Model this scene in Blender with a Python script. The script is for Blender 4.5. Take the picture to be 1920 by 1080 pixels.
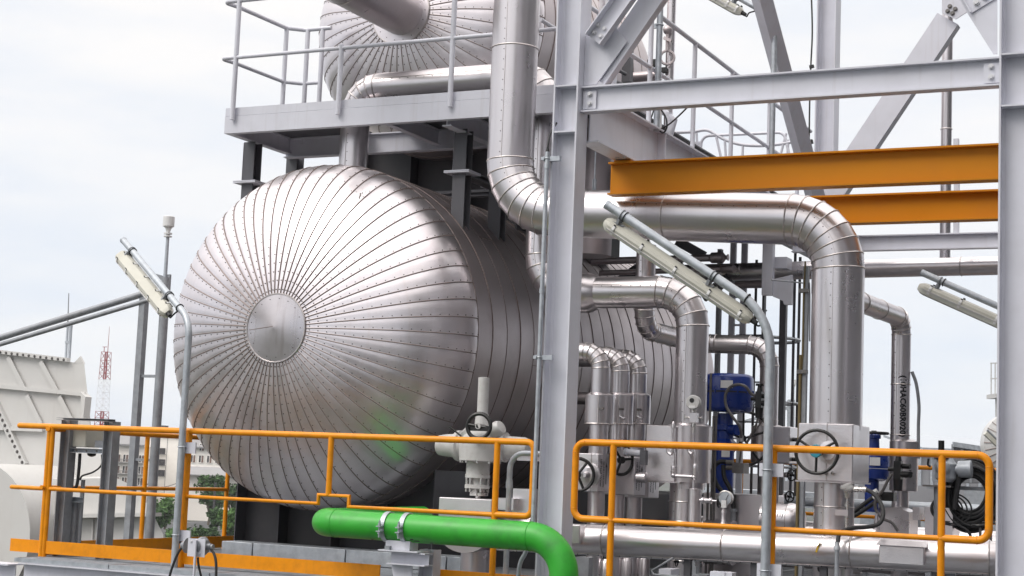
import bpy, math, random
import numpy as np
from mathutils import Vector, Matrix
random.seed(7)
S = bpy.context.scene
for o in list(bpy.data.objects): bpy.data.objects.remove(o)
C = S.collection
R_ = math.radians
V = Vector

# ------------------------------------------------------------------ camera
FPX = 3032.0; CAMZ = 0.90
_p, _r, _y = R_(6.408), R_(2.367), R_(25.92)
_fw = V((-math.sin(_y)*math.cos(_p), math.cos(_y)*math.cos(_p), math.sin(_p)))
_rt = V((math.cos(_y), math.sin(_y), 0)); _up = _rt.cross(_fw)
_r2 = _rt*math.cos(_r) + _up*math.sin(_r); _u2 = -_rt*math.sin(_r) + _up*math.cos(_r)
cam = bpy.data.objects.new('camera', bpy.data.cameras.new('camera'))
C.objects.link(cam); S.camera = cam
m = Matrix((_r2, _u2, -_fw)).transposed().to_4x4(); m.translation = V((0, 0, CAMZ))
cam.matrix_world = m
cam.data.sensor_width = 36; cam.data.lens = FPX/1920*36
cam.data.clip_start = 0.1; cam.data.clip_end = 9000

# ------------------------------------------------------------------ sky, sun, exposure
SUN_EL, SUN_AZ = R_(48), R_(215)      # azimuth clockwise from +Y
W = bpy.data.worlds.new("World"); S.world = W; W.use_nodes = True
nt = W.node_tree; nt.nodes.clear()
def wn(t, **k):
    n = nt.nodes.new(t)
    for a, b in k.items(): setattr(n, a, b)
    return n
out = wn('ShaderNodeOutputWorld'); bg = wn('ShaderNodeBackground'); bg.inputs[1].default_value = 0.1
sky = wn('ShaderNodeTexSky', sky_type='NISHITA', sun_disc=False); sky.sun_elevation = SUN_EL; sky.sun_rotation = SUN_AZ
tc = wn('ShaderNodeTexCoord'); sep = wn('ShaderNodeSeparateXYZ')
nt.links.new(tc.outputs['Generated'], sep.inputs[0])
el = wn('ShaderNodeMapRange'); el.inputs['From Min'].default_value = 0.0; el.inputs['From Max'].default_value = 1.0
nt.links.new(sep.outputs['Z'], el.inputs['Value'])
cr = wn('ShaderNodeValToRGB'); nt.links.new(el.outputs[0], cr.inputs[0])
e = cr.color_ramp.elements
e[0].position = 0.0; e[0].color = (.76, .82, .91, 1)
e[1].position = 1.0; e[1].color = (1.9, 1.9, 1.91, 1)
k = e.new(0.12); k.color = (.76, .815, .905, 1)
k = e.new(0.28); k.color = (.86, .885, .93, 1)
k = e.new(0.55); k.color = (1.5, 1.5, 1.52, 1)
mp = wn('ShaderNodeMapping'); mp.inputs['Scale'].default_value = (1.6, 1.6, 6.5)
nt.links.new(tc.outputs['Generated'], mp.inputs[0])
nz = wn('ShaderNodeTexNoise'); nz.inputs['Scale'].default_value = 2.2; nz.inputs['Detail'].default_value = 7; nz.inputs['Roughness'].default_value = .55
nt.links.new(mp.outputs[0], nz.inputs['Vector'])
nr = wn('ShaderNodeMapRange'); nr.inputs['From Min'].default_value = .38; nr.inputs['From Max'].default_value = .62
nr.inputs['To Min'].default_value = 0.0; nr.inputs['To Max'].default_value = 1.0
nt.links.new(nz.outputs['Fac'], nr.inputs['Value'])
cm = wn('ShaderNodeMix', data_type='RGBA', blend_type='MIX'); cm.inputs[0].default_value = .5
cb = wn('ShaderNodeMix', data_type='RGBA', blend_type='MULTIPLY'); cb.inputs[0].default_value = 1
cb.inputs[7].default_value = (1.17, 1.105, 1.025, 1)
nt.links.new(cr.outputs[0], cb.inputs[6])
nt.links.new(nr.outputs[0], cm.inputs[0]); nt.links.new(cr.outputs[0], cm.inputs[6]); nt.links.new(cb.outputs[2], cm.inputs[7])
sc = wn('ShaderNodeVectorMath', operation='SCALE'); sc.inputs['Scale'].default_value = 10.0
nt.links.new(cm.outputs[2], sc.inputs[0])
fm = wn('ShaderNodeMix', data_type='RGBA'); fm.inputs[0].default_value = .93
nt.links.new(sky.outputs[0], fm.inputs[6]); nt.links.new(sc.outputs[0], fm.inputs[7])
nt.links.new(fm.outputs[2], bg.inputs[0]); nt.links.new(bg.outputs[0], out.inputs[0])

sun = bpy.data.objects.new('sun', bpy.data.lights.new('sun', 'SUN')); C.objects.link(sun)
sun.data.energy = 1.5; sun.data.angle = R_(30); sun.data.color = (1, .96, .9)
sd = V((math.sin(SUN_AZ)*math.cos(SUN_EL), math.cos(SUN_AZ)*math.cos(SUN_EL), math.sin(SUN_EL)))
sun.rotation_euler = sd.to_track_quat('Z', 'Y').to_euler()
S.view_settings.view_transform = 'Standard'; S.view_settings.look = 'None'
S.view_settings.exposure = 0.12; S.view_settings.gamma = 1; S.view_settings.use_curve_mapping = False
S.render.engine = 'CYCLES'
S.cycles.use_denoising = True; S.cycles.max_bounces = 8; S.cycles.glossy_bounces = 5; S.cycles.diffuse_bounces = 4

# ------------------------------------------------------------------ measuring helper: a point of the place seen under a given sight line
def at(x, y, **k):
    d = _r2*((x-960)/FPX) + _u2*((540-y)/FPX) + _fw
    if 'Y' in k: t = k['Y']/d.y
    elif 'X' in k: t = k['X']/d.x
    else: t = (k['Z']-CAMZ)/d.z
    return V((0, 0, CAMZ)) + d*t

# ------------------------------------------------------------------ materials
MATS = {}
def mat(name, col, rough=.5, metal=0.0, var=.06, nscale=6.0, bump=0.0, bscale=60.0, stretch=(1, 1, 1), rvar=.08, dirt=None, dirtamt=.0, dscale=2.0, coat=0.0, spec=.5, rnd=0.0, streak=0.0, streakcol=(.2, .13, .08)):
    mt = bpy.data.materials.new(name); mt.use_nodes = True; MATS[name] = mt
    t = mt.node_tree; N = t.nodes; L = t.links; b = N['Principled BSDF']
    b.inputs['Metallic'].default_value = metal; b.inputs['Roughness'].default_value = rough
    b.inputs['Coat Weight'].default_value = coat; b.inputs['Specular IOR Level'].default_value = spec
    tcn = N.new('ShaderNodeTexCoord'); mpn = N.new('ShaderNodeMapping'); mpn.inputs['Scale'].default_value = stretch
    L.new(tcn.outputs['Object'], mpn.inputs[0])
    oi = N.new('ShaderNodeObjectInfo')
    ad = N.new('ShaderNodeVectorMath'); ad.operation = 'ADD'; L.new(mpn.outputs[0], ad.inputs[0])
    sm = N.new('ShaderNodeMath'); sm.operation = 'MULTIPLY'; sm.inputs[1].default_value = 17.0 if rnd else 0.0
    L.new(oi.outputs['Random'], sm.inputs[0]); L.new(sm.outputs[0], ad.inputs[1])
    n1 = N.new('ShaderNodeTexNoise'); n1.inputs['Scale'].default_value = nscale; n1.inputs['Detail'].default_value = 5; n1.inputs['Roughness'].default_value = .6
    L.new(ad.outputs[0], n1.inputs['Vector'])
    mr = N.new('ShaderNodeMapRange'); mr.inputs['From Min'].default_value = .3; mr.inputs['From Max'].default_value = .7
    mr.inputs['To Min'].default_value = 1-var; mr.inputs['To Max'].default_value = 1+var
    L.new(n1.outputs['Fac'], mr.inputs['Value'])
    last = mr.outputs[0]
    if rnd:
        r2 = N.new('ShaderNodeMapRange'); r2.inputs['To Min'].default_value = 1-rnd; r2.inputs['To Max'].default_value = 1+rnd
        L.new(oi.outputs['Random'], r2.inputs['Value'])
        mu = N.new('ShaderNodeMath'); mu.operation = 'MULTIPLY'; L.new(last, mu.inputs[0]); L.new(r2.outputs[0], mu.inputs[1]); last = mu.outputs[0]
    vs = N.new('ShaderNodeVectorMath'); vs.operation = 'SCALE'; vs.inputs[0].default_value = col[:3]
    L.new(last, vs.inputs['Scale'])
    colout = vs.outputs[0]
    if dirt:
        n2 = N.new('ShaderNodeTexNoise'); n2.inputs['Scale'].default_value = dscale; n2.inputs['Detail'].default_value = 4; n2.inputs['Roughness'].default_value = .6
        L.new(ad.outputs[0], n2.inputs['Vector'])
        m2 = N.new('ShaderNodeMapRange'); m2.inputs['From Min'].default_value = .46; m2.inputs['From Max'].default_value = .8; m2.inputs['To Max'].default_value = dirtamt
        L.new(n2.outputs['Fac'], m2.inputs['Value'])
        mx = N.new('ShaderNodeMix'); mx.data_type = 'RGBA'; L.new(m2.outputs[0], mx.inputs[0]); L.new(colout, mx.inputs[6]); mx.inputs[7].default_value = (*dirt, 1)
        colout = mx.outputs[2]
    if streak:
        mp3 = N.new('ShaderNodeMapping'); mp3.inputs['Scale'].default_value = (22, 22, 1.1); L.new(tcn.outputs['Object'], mp3.inputs[0])
        n3 = N.new('ShaderNodeTexNoise'); n3.inputs['Scale'].default_value = 1.0; n3.inputs['Detail'].default_value = 4; L.new(mp3.outputs[0], n3.inputs['Vector'])
        m3 = N.new('ShaderNodeMapRange'); m3.inputs['From Min'].default_value = .56; m3.inputs['From Max'].default_value = .74; m3.inputs['To Max'].default_value = streak
        L.new(n3.outputs['Fac'], m3.inputs['Value'])
        mx = N.new('ShaderNodeMix'); mx.data_type = 'RGBA'; L.new(m3.outputs[0], mx.inputs[0]); L.new(colout, mx.inputs[6]); mx.inputs[7].default_value = (*streakcol, 1)
        colout = mx.outputs[2]
    L.new(colout, b.inputs['Base Color'])
    rr = N.new('ShaderNodeMapRange'); rr.inputs['From Min'].default_value = .3; rr.inputs['From Max'].default_value = .7
    rr.inputs['To Min'].default_value = max(.02, rough-rvar); rr.inputs['To Max'].default_value = min(1, rough+rvar)
    L.new(n1.outputs['Fac'], rr.inputs['Value']); L.new(rr.outputs[0], b.inputs['Roughness'])
    if bump:
        n4 = N.new('ShaderNodeTexNoise'); n4.inputs['Scale'].default_value = bscale; n4.inputs['Detail'].default_value = 3
        L.new(ad.outputs[0], n4.inputs['Vector'])
        bp = N.new('ShaderNodeBump'); bp.inputs['Strength'].default_value = 1; bp.inputs['Distance'].default_value = bump
        L.new(n4.outputs['Fac'], bp.inputs['Height']); L.new(bp.outputs[0], b.inputs['Normal'])
    return mt
mat('clad', (.68, .645, .66), .30, .96, var=.03, nscale=3, bump=.0006, bscale=5, rnd=.05, dirt=(.44, .40, .395), dirtamt=.25, dscale=3, streak=.12, streakcol=(.48, .43, .41), rvar=.04)
mat('clad_cap', (.60, .565, .58), .30, 1, var=.03, nscale=3, bump=.0004, bscale=5, dirt=(.40, .36, .36), dirtamt=.3, dscale=4, streak=.45, streakcol=(.38, .33, .32))
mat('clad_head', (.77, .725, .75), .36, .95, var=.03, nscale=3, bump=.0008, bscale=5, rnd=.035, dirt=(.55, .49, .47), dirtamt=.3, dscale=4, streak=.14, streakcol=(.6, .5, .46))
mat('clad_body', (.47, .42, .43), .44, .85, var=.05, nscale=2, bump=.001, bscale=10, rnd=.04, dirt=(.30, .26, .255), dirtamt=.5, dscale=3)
mat('clad_emboss', (.76, .73, .75), .36, 1, var=.02, nscale=5, bump=.0011, bscale=90, rnd=.03, dirt=(.45, .41, .4), dirtamt=.25, dscale=4)
mat('seam', (.27, .22, .205), .6, .6, var=.25, nscale=20)
mat('seam_pipe', (.56, .52, .51), .36, .95, var=.2, nscale=20)
mat('screw', (.07, .055, .05), .5, .6)
mat('grey_paint', (.63, .635, .70), .45, 0, var=.03, nscale=4, dirt=(.30, .28, .28), dirtamt=.2, dscale=3, streak=.17, streakcol=(.36, .31, .29), bump=.0004, bscale=90)
mat('grey_paint_dark_shaded', (.095, .095, .108), .5, 0, var=.08, nscale=4, dirt=(.06, .055, .055), dirtamt=.5)  # grey paint darkened for shade on legs, saddles, undersides; also dark rack steel
mat('charcoal_shade', (.045, .045, .052), .6, 0, var=.15, nscale=4, dirt=(.10, .085, .08), dirtamt=.4)  # near-black grey with the shade under the tanks put into its colour
mat('galv', (.42, .45, .49), .5, .55, var=.14, nscale=14, rvar=.12, dirt=(.62, .64, .66), dirtamt=.5, dscale=18)
mat('galv_dull', (.30, .315, .34), .55, .35, var=.14, nscale=14, dirt=(.14, .13, .13), dirtamt=.4, dscale=6)
mat('orange', (.80, .285, .003), .36, 0, spec=.35, var=.05, nscale=5, dirt=(.34, .11, .01), dirtamt=.4, dscale=9, bump=.0003, bscale=80, streak=.12, streakcol=(.30, .12, .03))
mat('orange_beam', (.60, .222, .003), .5, 0, spec=.25, var=.05, nscale=2, dirt=(.40, .14, .02), dirtamt=.4, dscale=2)
mat('green', (.036, .38, .032), .40, 0, var=.08, nscale=3, dirt=(.03, .16, .03), dirtamt=.7, dscale=7, bump=.0004, bscale=50)
mat('blue', (.007, .032, .22), .3, 0, var=.12, nscale=8, dirt=(.02, .03, .08), dirtamt=.3, coat=.3)
mat('blue_roof', (.03, .12, .3), .6)
mat('black', (.012, .012, .013), .4, 0, var=.2, nscale=20)
mat('rubber', (.02, .02, .022), .6, 0)
mat('hose_grey', (.16, .15, .15), .5, .3)
mat('white_paint', (.53, .525, .52), .4, 0, var=.05, nscale=12, dirt=(.25, .22, .2), dirtamt=.4, dscale=14)
mat('duct_white', (.60, .592, .58), .5, 0, var=.03, nscale=1.2, dirt=(.40, .37, .34), dirtamt=.35, dscale=1.2, streak=.12, streakcol=(.33, .29, .26))
mat('cream', (.52, .51, .45), .4, 0, var=.05, nscale=9, dirt=(.3, .27, .2), dirtamt=.3)
mat('lens', (.66, .67, .60), .2, 0, var=.04, spec=.6)
mat('steel', (.62, .6, .58), .28, 1, var=.1, nscale=20)
mat('steel_dark', (.18, .17, .165), .45, .7, var=.2, nscale=20)
mat('bolt', (.62, .62, .64), .4, .2)
mat('label_white', (.7, .7, .7), .5)
mat('ink', (.008, .008, .012), .6)
mat('tape_green', (.06, .45, .12), .5)
mat('yellow_mark', (.55, .36, .03), .6, .2)
mat('cyan', (.03, .25, .33), .4)
mat('rust', (.25, .085, .03), .8)
mat('concrete', (.06, .06, .062), .9, 0, var=.12, nscale=.6)
mat('bldg', (.93, .89, .84), .9, 0, var=.04, nscale=.05, dirt=(.5, .45, .4), dirtamt=.2, dscale=.08)
mat('bldg2', (.76, .71, .66), .9, 0, var=.08, nscale=.1)
mat('bldg_roof', (.26, .255, .26), .9, 0, var=.1, nscale=.2)
mat('window_dark', (.045, .04, .045), .25, 0, var=.4, nscale=.6)
mat('shutter', (.22, .13, .10), .6, 0, rnd=.6)
mat('ground', (.045, .05, .045), .95, 0, var=.25, nscale=.02, dirt=(.05, .07, .03), dirtamt=.9, dscale=.03)
mat('leaf', (.060, .112, .042), .75, 0, var=.5, nscale=.7, spec=.2)
mat('leaf2', (.085, .16, .05), .75, 0, var=.45, nscale=.9, spec=.2)
mat('bark', (.12, .10, .08), .9)
mat('tower_red', (.30, .05, .055), .6)
mat('tower_white', (.75, .75, .78), .6)
mat('roof_grey', (.30, .30, .32), .6, .1, var=.08, nscale=1)
mat('brown_wire', (.16, .12, .05), .6)
mat('unseen_dark_wall', (.07, .072, .08), .6, 0, var=.1, nscale=.5)  # dark tone of the added unseen blocks, to darken reflections
mat('terracotta', (.45, .17, .09), .8)

hm = bpy.data.materials.new('haze'); hm.use_nodes = True; MATS['haze'] = hm
hm.node_tree.nodes.remove(hm.node_tree.nodes['Principled BSDF'])
pv = hm.node_tree.nodes.new('ShaderNodeVolumePrincipled'); pv.inputs['Color'].default_value = (.93, .95, 1, 1); pv.inputs['Density'].default_value = .00016
hm.node_tree.links.new(pv.outputs[0], hm.node_tree.nodes['Material Output'].inputs['Volume'])
# ------------------------------------------------------------------ mesh helpers
def link(o, parent=None):
    C.objects.link(o)
    if parent is not None: o.parent = parent
    return o
def tag(o, label=None, cat=None, group=None, kind=None):
    if label: o['label'] = label
    if cat: o['category'] = cat
    if group: o['group'] = group
    if kind: o['kind'] = kind
    return o
def thing(name, label, cat, loc=(0, 0, 0), group=None):
    o = bpy.data.objects.new(name, None); C.objects.link(o); o.location = loc; o.empty_display_size = .1
    return tag(o, label, cat, group)
def frame(d, up=None):
    d = V(d).normalized()
    u = V(up) if up is not None else (V((0, 0, 1)) if abs(d.z) < .95 else V((0, 1, 0)))
    a = d.cross(u)
    if a.length < 1e-6: a = d.cross(V((1, 0, 0)))
    a.normalize(); b = a.cross(d).normalized()
    return d, a, b      # along, side, up
class MB:
    def __init__(s): s.v = []; s.f = []; s.m = []; s.mats = []
    def mi(s, m):
        if m is None: m = '_'
        if m not in s.mats: s.mats.append(m)
        return s.mats.index(m)
    def add(s, vs, fs, m=None):
        k = len(s.v); s.v.extend([tuple(x) for x in vs]); i = s.mi(m)
        for f in fs: s.f.append(tuple(a+k for a in f)); s.m.append(i)
        return s
    def box(s, a, b, m=None):
        x0, y0, z0 = [min(a[i], b[i]) for i in range(3)]; x1, y1, z1 = [max(a[i], b[i]) for i in range(3)]
        return s.add([(x0,y0,z0),(x1,y0,z0),(x1,y1,z0),(x0,y1,z0),(x0,y0,z1),(x1,y0,z1),(x1,y1,z1),(x0,y1,z1)],
                     [(0,3,2,1),(4,5,6,7),(0,1,5,4),(1,2,6,5),(2,3,7,6),(3,0,4,7)], m)
    def bar(s, p0, p1, w, h, up=None, m=None):      # box bar, w sideways, h upwards
        d, a, b = frame(V(p1)-V(p0), up); a = a*w/2; b = b*h/2; p0 = V(p0); p1 = V(p1)
        vs = [p0-a-b, p0+a-b, p0+a+b, p0-a+b, p1-a-b, p1+a-b, p1+a+b, p1-a+b]
        return s.add(vs, [(0,1,2,3),(7,6,5,4),(1,0,4,5),(2,1,5,6),(3,2,6,7),(0,3,7,4)], m)
    def prof(s, p0, p1, pts, up=None, m=None):      # extrude a 2D outline (side, up) along p0-p1
        d, a, b = frame(V(p1)-V(p0), up); n = len(pts)
        vs = [V(p)+a*x+b*y for p in (p0, p1) for x, y in pts]
        fs = [(i, i+n, (i+1) % n+n, (i+1) % n) for i in range(n)]
        s.add(vs, fs, m); k = len(s.v)-2*n; i = s.mi(m)
        s.f.append(tuple(range(k, k+n))); s.m.append(i)
        s.f.append(tuple(range(k+2*n-1, k+n-1, -1))); s.m.append(i); return s
    def ibeam(s, p0, p1, h, w, tf=.012, tw=.009, up=None, m=None):
        H, B, T = h/2, w/2, tw/2
        return s.prof(p0, p1, [(-B,-H),(B,-H),(B,-H+tf),(T,-H+tf),(T,H-tf),(B,H-tf),(B,H),(-B,H),(-B,H-tf),(-T,H-tf),(-T,-H+tf),(-B,-H+tf)], up, m)
    def chan(s, p0, p1, h, w, t=.008, up=None, m=None):
        H = h/2
        return s.prof(p0, p1, [(0,-H),(w,-H),(w,-H+t),(t,-H+t),(t,H-t),(w,H-t),(w,H),(0,H)], up, m)
    def cyl(s, p0, p1, r0, r1=None, n=20, cap=True, m=None):
        r1 = r0 if r1 is None else r1; d, a, b = frame(V(p1)-V(p0))
        vs = []
        for p, r in ((p0, r0), (p1, r1)):
            for i in range(n):
                t = 2*math.pi*i/n; vs.append(V(p)+a*math.cos(t)*r+b*math.sin(t)*r)
        fs = [(i, (i+1) % n, (i+1) % n+n, i+n) for i in range(n)]
        if cap: fs += [tuple(range(n-1, -1, -1)), tuple(range(n, 2*n))]
        return s.add(vs, fs, m)
    def lathe(s, p, d, prof, n=24, m=None, cap=True):   # prof: list of (dist along d, radius)
        d, a, b = frame(d); vs = []; k = len(prof)
        for h, r in prof:
            for i in range(n):
                t = 2*math.pi*i/n; vs.append(V(p)+d*h+a*math.cos(t)*r+b*math.sin(t)*r)
        fs = [(j*n+i, j*n+(i+1) % n, (j+1)*n+(i+1) % n, (j+1)*n+i) for j in range(k-1) for i in range(n)]
        if cap: fs += [tuple(range(n-1, -1, -1)), tuple(range((k-1)*n, k*n))]
        return s.add(vs, fs, m)
    def torus(s, p, d, R, r, n=32, k=8, m=None, a0=0, a1=2*math.pi):
        d, a, b = frame(d); vs = []; full = abs(a1-a0-2*math.pi) < 1e-6; nn = n if full else n+1
        for i in range(nn):
            t = a0+(a1-a0)*i/n; c = a*math.cos(t)+b*math.sin(t)
            for j in range(k):
                u = 2*math.pi*j/k; vs.append(V(p)+c*(R+r*math.cos(u))+d*r*math.sin(u))
        fs = []
        for i in range(n):
            i2 = (i+1) % nn
            for j in range(k): fs.append((i*k+j, i2*k+j, i2*k+(j+1) % k, i*k+(j+1) % k))
        return s.add(vs, fs, m)
    def tube(s, pts, r, n=10, m=None, cap=True):
        pts = [V(p) for p in pts]; N = len(pts); vs = []; d0 = (pts[1]-pts[0]).normalized()
        _, a, b = frame(d0)
        for i, p in enumerate(pts):
            d = ((pts[min(i+1, N-1)]-p).normalized() if i < N-1 else (p-pts[i-1]).normalized())
            if 0 < i < N-1: d = ((pts[i+1]-p).normalized()+(p-pts[i-1]).normalized()).normalized()
            a = (a-d*a.dot(d)).normalized(); b = d.cross(a)
            for j in range(n):
                t = 2*math.pi*j/n; vs.append(p+a*math.cos(t)*r+b*math.sin(t)*r)
        fs = [(i*n+j, i*n+(j+1) % n, (i+1)*n+(j+1) % n, (i+1)*n+j) for i in range(N-1) for j in range(n)]
        if cap: fs += [tuple(range(n-1, -1, -1)), tuple(range((N-1)*n, N*n))]
        return s.add(vs, fs, m)
    def prism(s, pts, t, m=None):       # planar polygon and thickness vector
        n = len(pts); t = V(t); vs = [V(p) for p in pts]+[V(p)+t for p in pts]
        fs = [tuple(range(n)), tuple(range(2*n-1, n-1, -1))]+[(i, i+n, (i+1) % n+n, (i+1) % n) for i in range(n)]
        return s.add(vs, fs, m)
    def sphere(s, p, r, n=14, k=8, sc=(1, 1, 1), m=None):
        vs = [V(p)+V((0, 0, -r*sc[2]))]
        for j in range(1, k):
            f = -math.pi/2+math.pi*j/k
            for i in range(n):
                t = 2*math.pi*i/n; vs.append(V(p)+V((r*math.cos(f)*math.cos(t)*sc[0], r*math.cos(f)*math.sin(t)*sc[1], r*math.sin(f)*sc[2])))
        vs.append(V(p)+V((0, 0, r*sc[2]))); e = len(vs)-1
        fs = [(0, 1+(i+1) % n, 1+i) for i in range(n)]
        for j in range(k-2):
            for i in range(n): a = 1+j*n; fs.append((a+i, a+(i+1) % n, a+n+(i+1) % n, a+n+i))
        a = 1+(k-2)*n; fs += [(a+i, a+(i+1) % n, e) for i in range(n)]
        return s.add(vs, fs, m)
    def mesh(s, name, m=None, ang=38):
        me = bpy.data.meshes.new(name); me.from_pydata(s.v, [], s.f)
        for q in s.mats: me.materials.append(MATS[m if q == '_' else q])
        if len(s.mats) > 1: me.polygons.foreach_set('material_index', s.m)
        me.update()
        if ang:
            me.shade_smooth(); me.set_sharp_from_angle(angle=R_(ang))
        return me
    def obj(s, name, m=None, parent=None, ang=38):
        return link(bpy.data.objects.new(name, s.mesh(name, m, ang)), parent)
def bevel_box(mb, a, b, c=.01, m=None):      # box with chamfered vertical and horizontal edges
    x0, y0, z0 = [min(a[i], b[i]) for i in range(3)]; x1, y1, z1 = [max(a[i], b[i]) for i in range(3)]
    o = [(x0+c,y0),(x1-c,y0),(x1,y0+c),(x1,y1-c),(x1-c,y1),(x0+c,y1),(x0,y1-c),(x0,y0+c)]
    i_ = [(x0+c,y0+c),(x1-c,y0+c),(x1-c,y0+c),(x1-c,y1-c),(x1-c,y1-c),(x0+c,y1-c),(x0+c,y1-c),(x0+c,y0+c)]
    vs = [(x,y,z0) for x,y in i_]+[(x,y,z0+c) for x,y in o]+[(x,y,z1-c) for x,y in o]+[(x,y,z1) for x,y in i_]
    fs = [(j*8+i, j*8+(i+1)%8, (j+1)*8+(i+1)%8, (j+1)*8+i) for j in range(3) for i in range(8)]
    fs += [(7,6,5,4,3,2,1,0), tuple(range(24,32))]
    return mb.add(vs, fs, m)
def one(name, label, cat, mb, m, group=None, kind=None, ang=38):
    return tag(mb.obj(name, m, None, ang), label, cat, group, kind)
def copy_tree(o, parent=None):
    c = o.copy(); C.objects.link(c); c.parent = parent
    for ch in list(o.children): copy_tree(ch, c)
    return c
def fillet(pts, R, n=6):
    """polyline with rounded corners; returns points and list of (start,end) index ranges that are arcs"""
    pts = [V(p) for p in pts]; out = [pts[0]]; arcs = []
    for i in range(1, len(pts)-1):
        p = pts[i]; a = (pts[i-1]-p).normalized(); b = (pts[i+1]-p).normalized(); ang = a.angle(b)
        if ang > math.pi-.02: out.append(p); continue
        rr = R[i-1] if isinstance(R, (list, tuple)) else R
        t = rr/math.tan(ang/2); t = min(t, (pts[i-1]-p).length*.95, (pts[i+1]-p).length*.95); rr = t*math.tan(ang/2)
        c = p+(a+b).normalized()*(rr/math.sin(ang/2)); s0 = p+a*t; e0 = p+b*t
        u = (s0-c).normalized(); w = (e0-c).normalized(); tot = u.angle(w); i0 = len(out)
        for k in range(n+1):
            q = math.sin(tot)
            out.append(c+(u*math.sin(tot*(1-k/n))+w*math.sin(tot*k/n))/q*rr)
        arcs.append((i0, len(out)-1))
    out.append(pts[-1]); return out, arcs
def smooth_path(pts, n=8):          # Catmull-Rom
    pts = [V(p) for p in pts]; P = [pts[0]*2-pts[1]]+pts+[pts[-1]*2-pts[-2]]; o = []
    for i in range(1, len(P)-2):
        for k in range(n):
            t = k/n; a, b, c, d = P[i-1], P[i], P[i+1], P[i+2]
            o.append(.5*((2*b)+(c-a)*t+(2*a-5*b+4*c-d)*t*t+(3*b-a-3*c+d)*t**3))
    o.append(pts[-1]); return o
def hose(name, label, cat, pts, r, m, n=8, group=None, k=8):
    return one(name, label, cat, MB().tube(smooth_path(pts, k), r, n), m, group)

# insulated pipe in sheet cladding: straight sections, elbow gores, seam beads, lap seams with screws
def clad(name, label, cat, pts, r, R, seams=(), gores=6, m='clad', lap=None, group=None, sect=1.1, lapoff=None, screws=True, bead=.0065, n=30, parent=None):
    path, arcs = fillet(pts, R, gores)
    t = parent or thing(name, label, cat, V(pts[0]), group)
    off = V((0, 0, 0)) if parent else V(pts[0])
    if parent: off = parent.location.copy()
    q = [p-off for p in path]; N = len(q); inarc = set()
    for a, b in arcs:
        for i in range(a, b): inarc.add(i)
    rings = set(); tang = []
    for i in range(N):
        if i == 0: d = q[1]-q[0]
        elif i == N-1: d = q[-1]-q[-2]
        else: d = (q[i+1]-q[i]).normalized()+(q[i]-q[i-1]).normalized()
        tang.append(d.normalized())
    a = None; bases = []
    for i in range(N):
        d = tang[i]
        if a is None: _, a, b = frame(d)
        a = (a-d*a.dot(d)).normalized(); bases.append((a.copy(), d.cross(a)))
    def seg(i, f0, f1, rr):
        p0 = q[i].lerp(q[i+1], f0); p1 = q[i].lerp(q[i+1], f1)
        vs = []
        for p, ix, f in ((p0, i, f0), (p1, i+1, f1)):
            use = i if (f0 == 0 and p is p0) else (i+1 if (f1 == 1 and p is p1) else None)
            if use is None:
                d = (q[i+1]-q[i]).normalized(); aa = (bases[i][0]-d*bases[i][0].dot(d)).normalized(); bb = d.cross(aa); k = 1
            else: aa, bb = bases[use]
            for j in range(n):
                w = 2*math.pi*j/n; vs.append(p+aa*math.cos(w)*rr+bb*math.sin(w)*rr)
        fs = [(j, (j+1) % n, (j+1) % n+n, j+n) for j in range(n)]
        return MB().add(vs, fs)
    beads = []
    lapm = MB(); scr = MB(); nscr = 0
    for i in range(N-1):
        L = (q[i+1]-q[i]).length; arc = i in inarc; d = (q[i+1]-q[i]).normalized()
        k = 1 if arc else max(1, round(L/sect))
        for j in range(k):
            o = seg(i, j/k, (j+1)/k, r+(.0012 if (i+j) % 2 else 0)).obj('elbow_gore' if arc else 'pipe_section', m, t)
            if not (i == 0 and j == 0):
                p = q[i].lerp(q[i+1], j/k); beads.append((p, tang[i] if j == 0 else d))
            if lap is not None:
                ld = V(lap); sd = (ld-d*ld.dot(d))
                if sd.length > .05:
                    sd.normalize(); s2 = d.cross(sd)
                    A = q[i].lerp(q[i+1], j/k)+sd*(r+.001); B = q[i].lerp(q[i+1], (j+1)/k)+sd*(r+.001)
                    if (B-A).length > .03:
                        lapm.bar(A, B, .004, .006, up=sd)
                        if screws:
                            ns = max(1, int((B-A).length/.085))
                            for u in range(ns):
                                p = A.lerp(B, (u+.5)/ns)+s2*.016-sd*.001
                                scr.cyl(p-sd*.004, p+sd*.004, .0048, .003, 6); nscr += 1
    for p, d in beads: MB().torus(p, d, r+.001, bead, n, 6).obj('seam_bead', 'seam_pipe', t)
    if lapm.v: lapm.obj('lap_seam', 'seam_pipe', t)
    if scr.v: tag(scr.obj('cladding_screws', 'screw', t), kind='stuff')
    return t
def bolt_obj(p, d, parent, r=.016, h=.014, m='bolt', base=None, name='bolt'):
    d = V(d).normalized(); p = V(p)
    return MB().cyl(p, p+d*h*.35, r*1.35, r*1.35, 14).cyl(p+d*h*.35, p+d*(h+.002), r, r*.92, 6).obj(name, m, parent)
X_, Y_, Z_ = V((1, 0, 0)), V((0, 1, 0)), V((0, 0, 1))
# ================================================================== ground and town
GZ = -12.0
MB().add([(-5000, -3000, GZ), (5000, -3000, GZ), (5000, 7000, GZ), (-5000, 7000, GZ)], [(0, 1, 2, 3)]).obj('ground', 'ground')['kind'] = 'structure'
one('plant_slab', 'x', 'x', MB().box((-16, 6, GZ+.004), (30, 60, GZ+.1)), 'concrete'); o = bpy.data.objects['plant_slab']
for k_ in ('label', 'category'): del o[k_]
o['kind'] = 'structure'

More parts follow.
